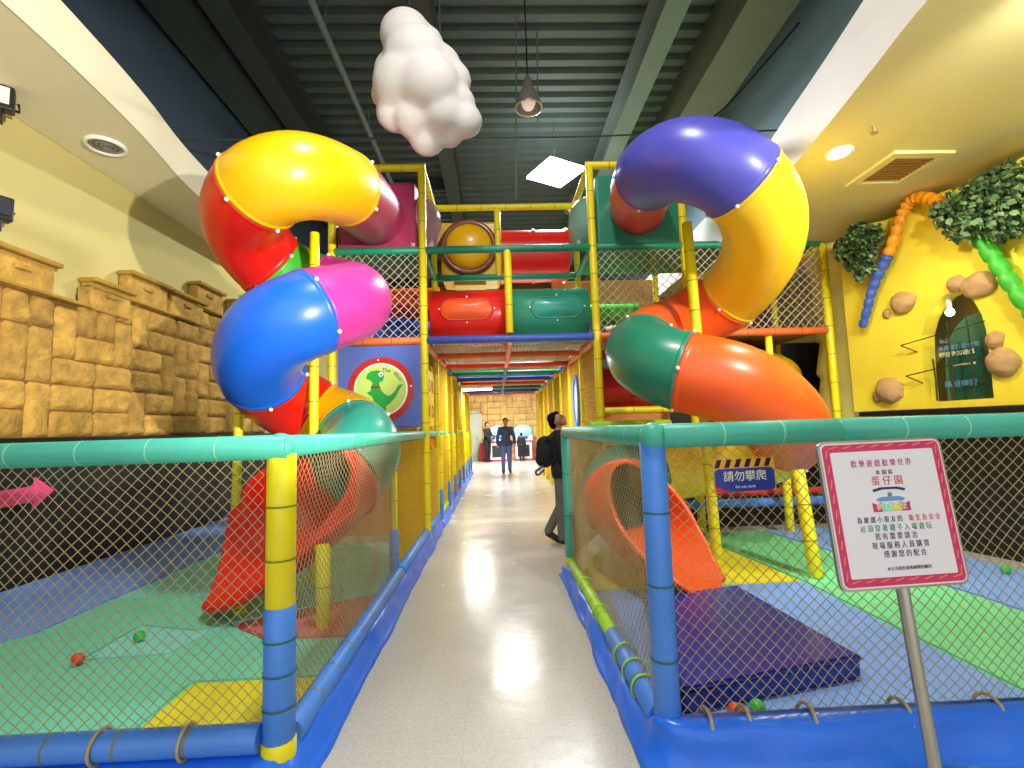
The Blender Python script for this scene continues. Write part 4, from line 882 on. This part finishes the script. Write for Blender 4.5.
ball(1.62, 1.88, 0, 'ball_green', 'green ball on the floor beside the sign pole'); ball(1.77, 1.90, 0, 'ball_green', 'green ball on the floor right of the sign pole')

# ================================================================ SIGNS
Oa = V((-4.49, 4.86, .9)); mb = MB()
mb.slab([(-.27, -.075), (.06, -.06), (.05, -.14), (.27, .02), (.06, .17), (.05, .085), (-.27, .08)], Oa, (0, 1, 0), (0, 0, 1), .012)
tag(mb.build('arrow_sign', M['arrowpink']), 'pink arrow sign on the dark wall pointing towards the slide', 'sign')
# warning sign tied to the net
ws = empty('warning_sign', (1.045, 2.07, 1.17), 'blue no-climbing sign with black and amber stripes hung on the net', 'sign')
O = V((1.046, 2.07, 1.168)); U = V((1, 0, .018)).normalized(); W = V((-.018, 0, 1))
def rr_poly(w, h, r, n=5):
    P = []
    for cx_, cy_, a0 in ((w / 2 - r, h / 2 - r, 0), (-w / 2 + r, h / 2 - r, 90), (-w / 2 + r, -h / 2 + r, 180), (w / 2 - r, -h / 2 + r, 270)):
        for i in range(n + 1): a = math.radians(a0 + 90 * i / n); P.append((cx_ + r * math.cos(a), cy_ + r * math.sin(a)))
    return P
mb = MB(); mb.slab([(-.133, -.066), (.133, -.066), (.133, .072), (-.133, .072)], O, U, W, .004); mb.build('board', M['signorange'], ws)
mb = MB(); mb.slab([(p[0], p[1] - .017) for p in rr_poly(.258, .096, .02)], O + V((0, -.004, 0)), U, W, .0025); mb.build('blue_field', M['signblue'], ws)
mb = MB()
for i in range(6):
    x = -.128 + i * .043; mb.slab([(x, .036), (x + .02, .036), (x + .034, .07), (x + .014, .07)], O + V((0, -.004, 0)), U, W, .0025)
mb.build('stripes', M['blackpl'], ws)
mb = MB(); mb.slab([(-.128, -.064), (-.075, -.064), (-.128, -.042)], O + V((0, -.0066, 0)), U, W, .001); mb.build('red_corner', M['pl_red'], ws)
text_mesh('lettering', '請勿攀爬', .047, M['ink_cream'], ws, O + V((0, -.0072, -.004)), U, W)
text_mesh('lettering', 'Do not climb', .016, M['ink_cream'], ws, O + V((0, -.0072, -.046)), U, W)
# notice on its steel stand
ns = empty('notice_stand', (1.385, 1.62, 0), 'pink-bordered white notice board on a leaning steel pole', 'sign')
SO = V((1.335, 1.655, 1.075)); SU = V((1, .03, .015)).normalized(); SW = V((-.055, .10, 1)).normalized(); SW = (SW - SU * SW.dot(SU)).normalized(); SN = SU.cross(SW)
def sl(poly, off, d, m, name): mb = MB(); mb.slab(poly, SO + SN * off, SU, SW, d); return mb.build(name, m, ns)
sw, sh = .452, .492
sl(rr_poly(sw, sh, .03), -.006, .012, M['metal'], 'frame'); sl(rr_poly(sw - .016, sh - .016, .022), .006, .002, M['signwhite'], 'white_edge'); sl(rr_poly(sw - .026, sh - .026, .018), .008, .001, M['signpink'], 'pink_border')
sl(rr_poly(sw - .078, sh - .078, .006), .009, .001, M['signwhite'], 'paper')
mb = MB()
for i in range(9):
    for s in (-1, 1):
        if i < 8:
            x = -.18 + i * .051; z = s * (sh / 2 - .026); mb.slab([(x - .008, z - .001), (x + .022, z + .006), (x + .022, z + .009), (x - .008, z + .002)], SO + SN * .009, SU, SW, .0006)
        z = -.20 + i * .05; x = s * (sw / 2 - .026); mb.slab([(x - .004, z - .012), (x - .001, z - .012), (x + .005, z + .016), (x + .002, z + .016)], SO + SN * .009, SU, SW, .0006)
mb.build('border_sparkles', M['signorange'], ns)
def st(s, x, z, size, mm, sx=1): text_mesh('lettering', s, size, M[mm], ns, SO + SN * .0105 + SU * x + SW * z, SU, SW, sx=sx)
st('歡 樂 遊 戲 歡 樂 世 界', -.01, .163, .026, 'ink_pink', .85); st('本 園 區', -.005, .132, .018, 'ink_dark'); st('蛋 仔 園', .0, .103, .034, 'ink_red', .95); st('與', .0, .056, .018, 'ink_dark'); 
for i, (c, mm) in enumerate((('signpink', 0), ('mat_mint', 0), ('mat_yellow', 0), ('ink_pink', 0))):
    sl([(-.068 + i * .034, .002), (-.036 + i * .034, .002), (-.036 + i * .034, .034), (-.052 + i * .034, .026), (-.068 + i * .034, .034)], .0102, .0005, M[c], 'flag')
sl([(-.045, .036), (.045, .036), (.052, .044), (.03, .051), (-.03, .051), (-.052, .044)], .0102, .0005, M['ink_sky'], 'ribbon')
sl([(-.06, .076), (-.03, .083), (.03, .083), (.06, .076), (.055, .068), (.025, .075), (-.025, .075), (-.055, .068)], .0102, .0005, M['ink_dark'], 'ribbon')
st('夢 幻 城 堡', -.001, .017, .024, 'ink_cream', .95)
st('為 維 護 小 朋 友 的', -.052, -.024, .022, 'ink_dark', .85); st('衛 生 及 安 全', .108, -.024, .022, 'ink_red', .85); st('必 須 穿 著 襪 子 入 場 遊 玩', .0, -.052, .024, 'ink_green', .85); st('若 有 需 要 請 洽', -.005, -.079, .024, 'ink_dark', .85)
st('現 場 服 務 人 員 購 買', .005, -.108, .024, 'ink_dark', .85); st('感 謝 您 的 配 合', .015, -.136, .024, 'ink_dark', .85); st('本公司保有最後解釋的權利', .02, -.182, .013, 'ink_dark', 1)
mb = MB(); mb.tube([SO + SN * -.03 + SW * -.0, V((1.352, 1.66, .84)), V((1.395, 1.63, .02))], .0195, 16); mb.build('pole', M['metal'], ns)
mb = MB(); mb.tube([(1.395, 1.63, 0), (1.395, 1.63, .015), (1.395, 1.63, .03)], [.16, .15, .03], 28); mb.build('base_plate', M['metal'], ns)

# ================================================================ PEOPLE
def organic(parts, vox, name, m, parent, smooth=4):
    bm = bmesh.new()
    for p in parts:
        if p[0] == 'c':
            a, b_, ra, rb = V(p[1]), V(p[2]), p[3], p[4]; k = 6
            for i in range(k + 1):
                t = i / k; c = a.lerp(b_, t); r = ra + (rb - ra) * t
                for v_ in bmesh.ops.create_icosphere(bm, subdivisions=2, radius=r)['verts']: v_.co += c
            mb = MB(); mb.tube([a, b_], [ra * .98, rb * .98], 14); off = [bm.verts.new(q) for q in mb.v]
            for f_ in mb.f:
                try: bm.faces.new([off[i] for i in f_])
                except ValueError: pass
        else:
            c, s = V(p[1]), p[2]; R = Matrix.Rotation(p[3] if len(p) > 3 else 0, 3, 'Y')
            for v_ in bmesh.ops.create_icosphere(bm, subdivisions=3, radius=1)['verts']: v_.co = R @ V((v_.co.x * s[0], v_.co.y * s[1], v_.co.z * s[2])) + c
    me = bpy.data.meshes.new('x'); bm.to_mesh(me); bm.free(); o = bpy.data.objects.new('x', me); COL.objects.link(o)
    md = o.modifiers.new('r', 'REMESH'); md.mode = 'VOXEL'; md.voxel_size = vox
    md = o.modifiers.new('s', 'SMOOTH'); md.iterations = smooth; md.factor = .5
    dg = bpy.context.evaluated_depsgraph_get(); m2 = bpy.data.meshes.new_from_object(o.evaluated_get(dg)); bpy.data.objects.remove(o)
    for q in m2.polygons: q.use_smooth = True
    m2.materials.clear(); m2.materials.append(m); m2.name = name
    o = bpy.data.objects.new(name, m2); COL.objects.link(o)
    if parent is not None: o.parent = parent; o.matrix_parent_inverse = Matrix.Translation(-V(parent.location))
    return o
def person(loc, rz, H, pose, label, top, bottom, vox, sleeve='wrist', extra=None, skirt_=False):
    """standing figure facing local -Y, built at 1.72 m and scaled; pose overrides joint positions"""
    e = empty('person', loc, label, 'person'); k = H / 1.72; R = Matrix.Rotation(rz, 3, 'Z'); Lc = V(loc)
    J = dict(hl=(-.09, 0, .90), hr=(.09, 0, .90), kl=(-.10, -.02, .48), kr=(.10, -.02, .48), al=(-.10, .02, .085), ar=(.10, .02, .085), tl=(-.11, -.14, .04), tr=(.11, -.14, .04),
             pel=(0, 0, .96), wst=(0, 0, 1.10), cst=(0, 0, 1.30), nk=(0, .01, 1.47), hd=(0, -.015, 1.61), sl=(-.185, .01, 1.40), sr=(.185, .01, 1.40), el=(-.24, .03, 1.13), er=(.24, .03, 1.13), wl=(-.25, -.05, .90), wr=(.25, -.05, .90), face=(0, -1, 0))
    J.update(pose); T = lambda p: Lc + R @ (V(p) * k)
    j = {a: T(b_) for a, b_ in J.items() if a != 'face'}; fd = (R @ V(J['face'])).normalized(); s = k
    side = fd.cross(V((0, 0, 1))).normalized(); upv = side.cross(fd).normalized()
    hd = j['hd']
    def hand(wr, el):
        d = (wr - el).normalized(); sd = d.cross(fd).normalized() if d.cross(fd).length > .1 else side; P = [('c', wr, wr + d * .07 * s, .026 * s, .036 * s)]
        for i, (o, L) in enumerate(((-.03, .07), (-.01, .085), (.01, .08), (.03, .065))):
            b_ = wr + d * .085 * s + fd * o * s; P.append(('c', b_, b_ + d * L * s + sd * .012 * s, .0105 * s, .008 * s))
        P.append(('c', wr + d * .03 * s + fd * .025 * s, wr + d * .075 * s + fd * .06 * s, .012 * s, .009 * s)); return P
    body = [('c', j['pel'], j['wst'], .13 * s, .12 * s), ('c', j['wst'], j['cst'], .12 * s, .14 * s), ('c', j['cst'], j['nk'], .12 * s, .055 * s), ('c', j['nk'], hd, .052 * s, .06 * s),
            ('e', hd + upv * .02 * s, (.076 * s, .095 * s, .105 * s), 0), ('c', hd + fd * .05 * s - upv * .05 * s, hd + fd * .06 * s - upv * .075 * s, .05 * s, .035 * s),
            ('c', hd + fd * .09 * s + upv * .01 * s, hd + fd * .112 * s - upv * .018 * s, .010 * s, .016 * s), ('e', hd + side * .078 * s, (.014 * s, .02 * s, .03 * s)), ('e', hd - side * .078 * s, (.014 * s, .02 * s, .03 * s))]
    for q in 'lr':
        body += [('c', j['s' + q], j['e' + q], .05 * s, .038 * s), ('c', j['e' + q], j['w' + q], .037 * s, .026 * s), ('c', j['h' + q], j['k' + q], .08 * s, .055 * s), ('c', j['k' + q], j['a' + q], .052 * s, .036 * s), ('c', j['a' + q], j['t' + q], .035 * s, .03 * s)] + hand(j['w' + q], j['e' + q])
    organic(body, vox, 'body', M['skin'], e, 2)
    for q in (-1, 1):
        mb = MB(); mb.ball(hd + fd * .088 * s + side * .032 * s * q + upv * .02 * s, .012 * s, 10, 7); mb.build('eye', M['blackpl'], e)
    mb = MB(); P = [hd + fd * .097 * s + side * x * s - upv * (.055) * s for x in (-.022, 0, .022)]; mb.tube(P, .006 * s, 6); mb.build('mouth', M['brownring'], e)
    organic([('e', hd + upv * .055 * s - fd * .028 * s, (.092 * s, .092 * s, .085 * s)), ('e', hd + upv * .0 * s - fd * .05 * s, (.082 * s, .07 * s, .09 * s)), ('c', hd + upv * .09 * s + fd * .04 * s + side * .04 * s, hd + upv * .09 * s + fd * .04 * s - side * .04 * s, .035 * s, .035 * s)], vox, 'hair', M['hair'], e)
    jk = [('c', j['pel'] + V((0, 0, -.02 * s)), j['wst'], .155 * s, .145 * s), ('c', j['wst'], j['cst'], .145 * s, .16 * s), ('c', j['cst'], j['nk'] - V((0, 0, .03 * s)), .14 * s, .068 * s), ('c', j['sl'], j['sr'], .075 * s, .075 * s)]
    for q in 'lr':
        wv = j['e' + q].lerp(j['w' + q], .95); jk += [('c', j['s' + q], j['e' + q], .07 * s, .058 * s), ('c', j['e' + q], wv, .056 * s, .046 * s)]
    jk += [('c', j['hl'] + V((0, 0, .03 * s)), j['hr'] + V((0, 0, .03 * s)), .138 * s, .138 * s)]
    organic(jk, vox, 'jacket', M[top], e)
    tr = [('c', j['hl'], j['hr'], .125 * s, .125 * s)]
    for q in 'lr': tr += [('c', j['h' + q], j['k' + q], .105 * s, .078 * s), ('c', j['k' + q], j['a' + q] + V((0, 0, .02 * s)), .076 * s, .062 * s)]
    organic(tr, vox, 'trousers', M[bottom], e)
    for q in 'lr': organic([('c', j['a' + q] - V((0, 0, .02 * s)), j['t' + q], .05 * s, .042 * s)], vox, 'shoe', M['shoe'], e, 2)
    return e, j, fd, side, upv
# boy looking up beside the end of the fence (faces +X, so rz turns -Y to +X)
BX, BY = .775, 5.95
pb, jb, fb_, sb_, ub_ = person((BX, BY, 0), math.radians(78), 1.58, dict(hd=(0, .035, 1.60), nk=(0, .035, 1.47), face=(.1, -1, .62), cst=(0, .02, 1.30), kl=(-.10, .02, .48), al=(-.10, .02, .085), tl=(-.10, -.13, .04),
    kr=(.10, .02, .50), ar=(.10, .22, .13), tr=(.10, .10, .035), er=(.22, -.04, 1.13), wr=(.2, -.22, .98), wl=(-.2, -.22, .98), el=(-.22, -.04, 1.13)),
    'person in black sweater and grey trousers looking up beside the green end post', 'cloth_black', 'trouser_grey', .012)
for dz in (.02, -.06):
    mb = MB(); c = jb['cst'] + V((.0, 0, dz)); P = [c + fb_.to_2d().normalized().to_3d() * .152 * math.cos(a) + sb_ * .152 * math.sin(a) for a in [-1.2 + .2 * i for i in range(13)]]
    mb.tube(P, .011, 6); mb.build('stripe', M['grey_stripe'], pb)
bk = fb_.to_2d().normalized().to_3d() * -1
bp_c = jb['wst'].lerp(jb['cst'], .45) + bk * .185
bpk = empty('backpack', bp_c, 'black backpack with blue strap worn by the person looking up', 'backpack')
organic([('e', bp_c, (.12, .085, .19)), ('e', bp_c + bk * .03 + V((0, 0, -.08)), (.10, .075, .10)), ('e', bp_c + V((0, 0, .1)), (.11, .075, .1))], .014, 'bag', M['cloth_black'], bpk)
mb = MB(); mb.tube(spline([bp_c + bk * .03 + sb_ * .14 + V((0, 0, -.16)), bp_c + bk * .12 + sb_ * .1 + V((0, 0, -.22)), bp_c + bk * .10 + V((0, 0, -.27)), bp_c + bk * .02 + V((0, 0, -.21))], 5), .014, 6); mb.build('strap', M['strap_blue'], bpk)
for q in (-1, 1):
    mb = MB(); P = spline([bp_c + sb_ * q * .09 + V((0, 0, .15)), jb['nk'] + sb_ * q * .11 + V((0, 0, -.01)), jb['cst'] + sb_ * q * .12 - bk * .13, bp_c + sb_ * q * .1 - bk * .02 + V((0, 0, -.15))], 6); mb.tube(P, .014, 6); mb.build('shoulder_strap', M['cloth_black'], bpk)
# man walking toward the camera
person((.27, 15.3, 0), .05, 1.70, dict(kl=(-.10, -.10, .50), al=(-.11, -.12, .085), tl=(-.12, -.27, .045), kr=(.10, .0, .48), ar=(.11, .14, .10), tr=(.12, .0, .04), el=(-.26, .06, 1.13), wl=(-.27, .0, .90), er=(.26, -.02, 1.13), wr=(.27, -.14, .92)),
    'person in navy jacket and jeans walking up the middle of the corridor', 'cloth_navy', 'denim', .02)
pk, jk_, f3, s3, u3 = person((-.42, 20.75, 0), math.radians(50), 1.66, dict(wr=(.12, -.34, 1.12), er=(.22, -.12, 1.12), wl=(-.14, -.34, 1.1), el=(-.22, -.12, 1.12)), 'person in black tracksuit with white sleeve stripe leaning to the kiddie machine', 'cloth_black', 'cloth_black', .022)
mb = MB(); mb.tube([jk_['sr'] + V((.05, -.06, .05)), jk_['er'] + V((.03, -.05, .03)), jk_['wr'].lerp(jk_['er'], .3) + V((.02, -.05, .02))], .02, 6); mb.build('sleeve_stripe', M['white_stripe'], pk)
person((1.02, 20.7, 0), math.radians(170), 1.18, {}, 'child in dark clothes standing before the kiddie machine with its back turned', 'cloth_black', 'cloth_black', .02)

# ---- kiddie arcade machines against the rear wall
def machine(x, label):
    e = empty('arcade_machine', (x, 21.3, 0), label, 'arcade machine'); y = 21.35
    mb = MB(); mb.box((x, y, .4), (.82, .6, .76), bev=.03); mb.build('cabinet', M['white'], e)
    mb = MB()
    for dx in (-.38, .38): mb.box((x + dx, y - .3, .42), (.06, .05, .84), bev=.01)
    for z in (.04, .82): mb.box((x, y - .3, z), (.82, .05, .06), bev=.01)
    mb.build('red_frame', M['mred'], e)
    mb = MB(); mb.box((x, y - .31, .42), (.52, .03, .5), bev=.01); mb.build('front_window', M['mdark'], e)
    mb = MB(); mb.slab([(-.42, 0), (.42, 0), (.42, .16), (-.42, .3)], (x, y - .02, .8), (1, 0, 0), (0, -.2, 1), .1); mb.box((x, y - .05, .95), (.84, .5, .28), bev=.05); mb.build('play_top', M['lav'], e)
    mb = MB(); mb.tube([(x, y + .1 - .12, 1.06), (x, y - .02, 1.12), (x, y - .02, 1.34), (x, y - .02, 1.46), (x, y - .02, 1.52)], [.4, .43, .41, .28, .08], 26); mb.build('dome', M['cyan'], e)
    mb = MB(); mb.ball((x - .18, y - .32, 1.0), .07, 12, 8); mb.ball((x + .14, y - .32, .98), .06, 12, 8); mb.build('buttons', M['pl_blue'], e)
machine(-.02 + .05, 'cyan-domed kiddie machine with red frame beside the person in tracksuit'); machine(1.12, 'cyan-domed kiddie machine with red frame behind the small child')
mb = MB(); mb.box((-.72 + .12, 21.45, .38), (.34, .34, .74), bev=.05); bn = tag(mb.build('red_bin', M['mred']), 'red bin standing between the rear door and the kiddie machine', 'bin')
mb = MB(); mb.box((-.60, 21.45, .77), (.36, .36, .05), bev=.02); mb.build('lid', M['mred'], bn)
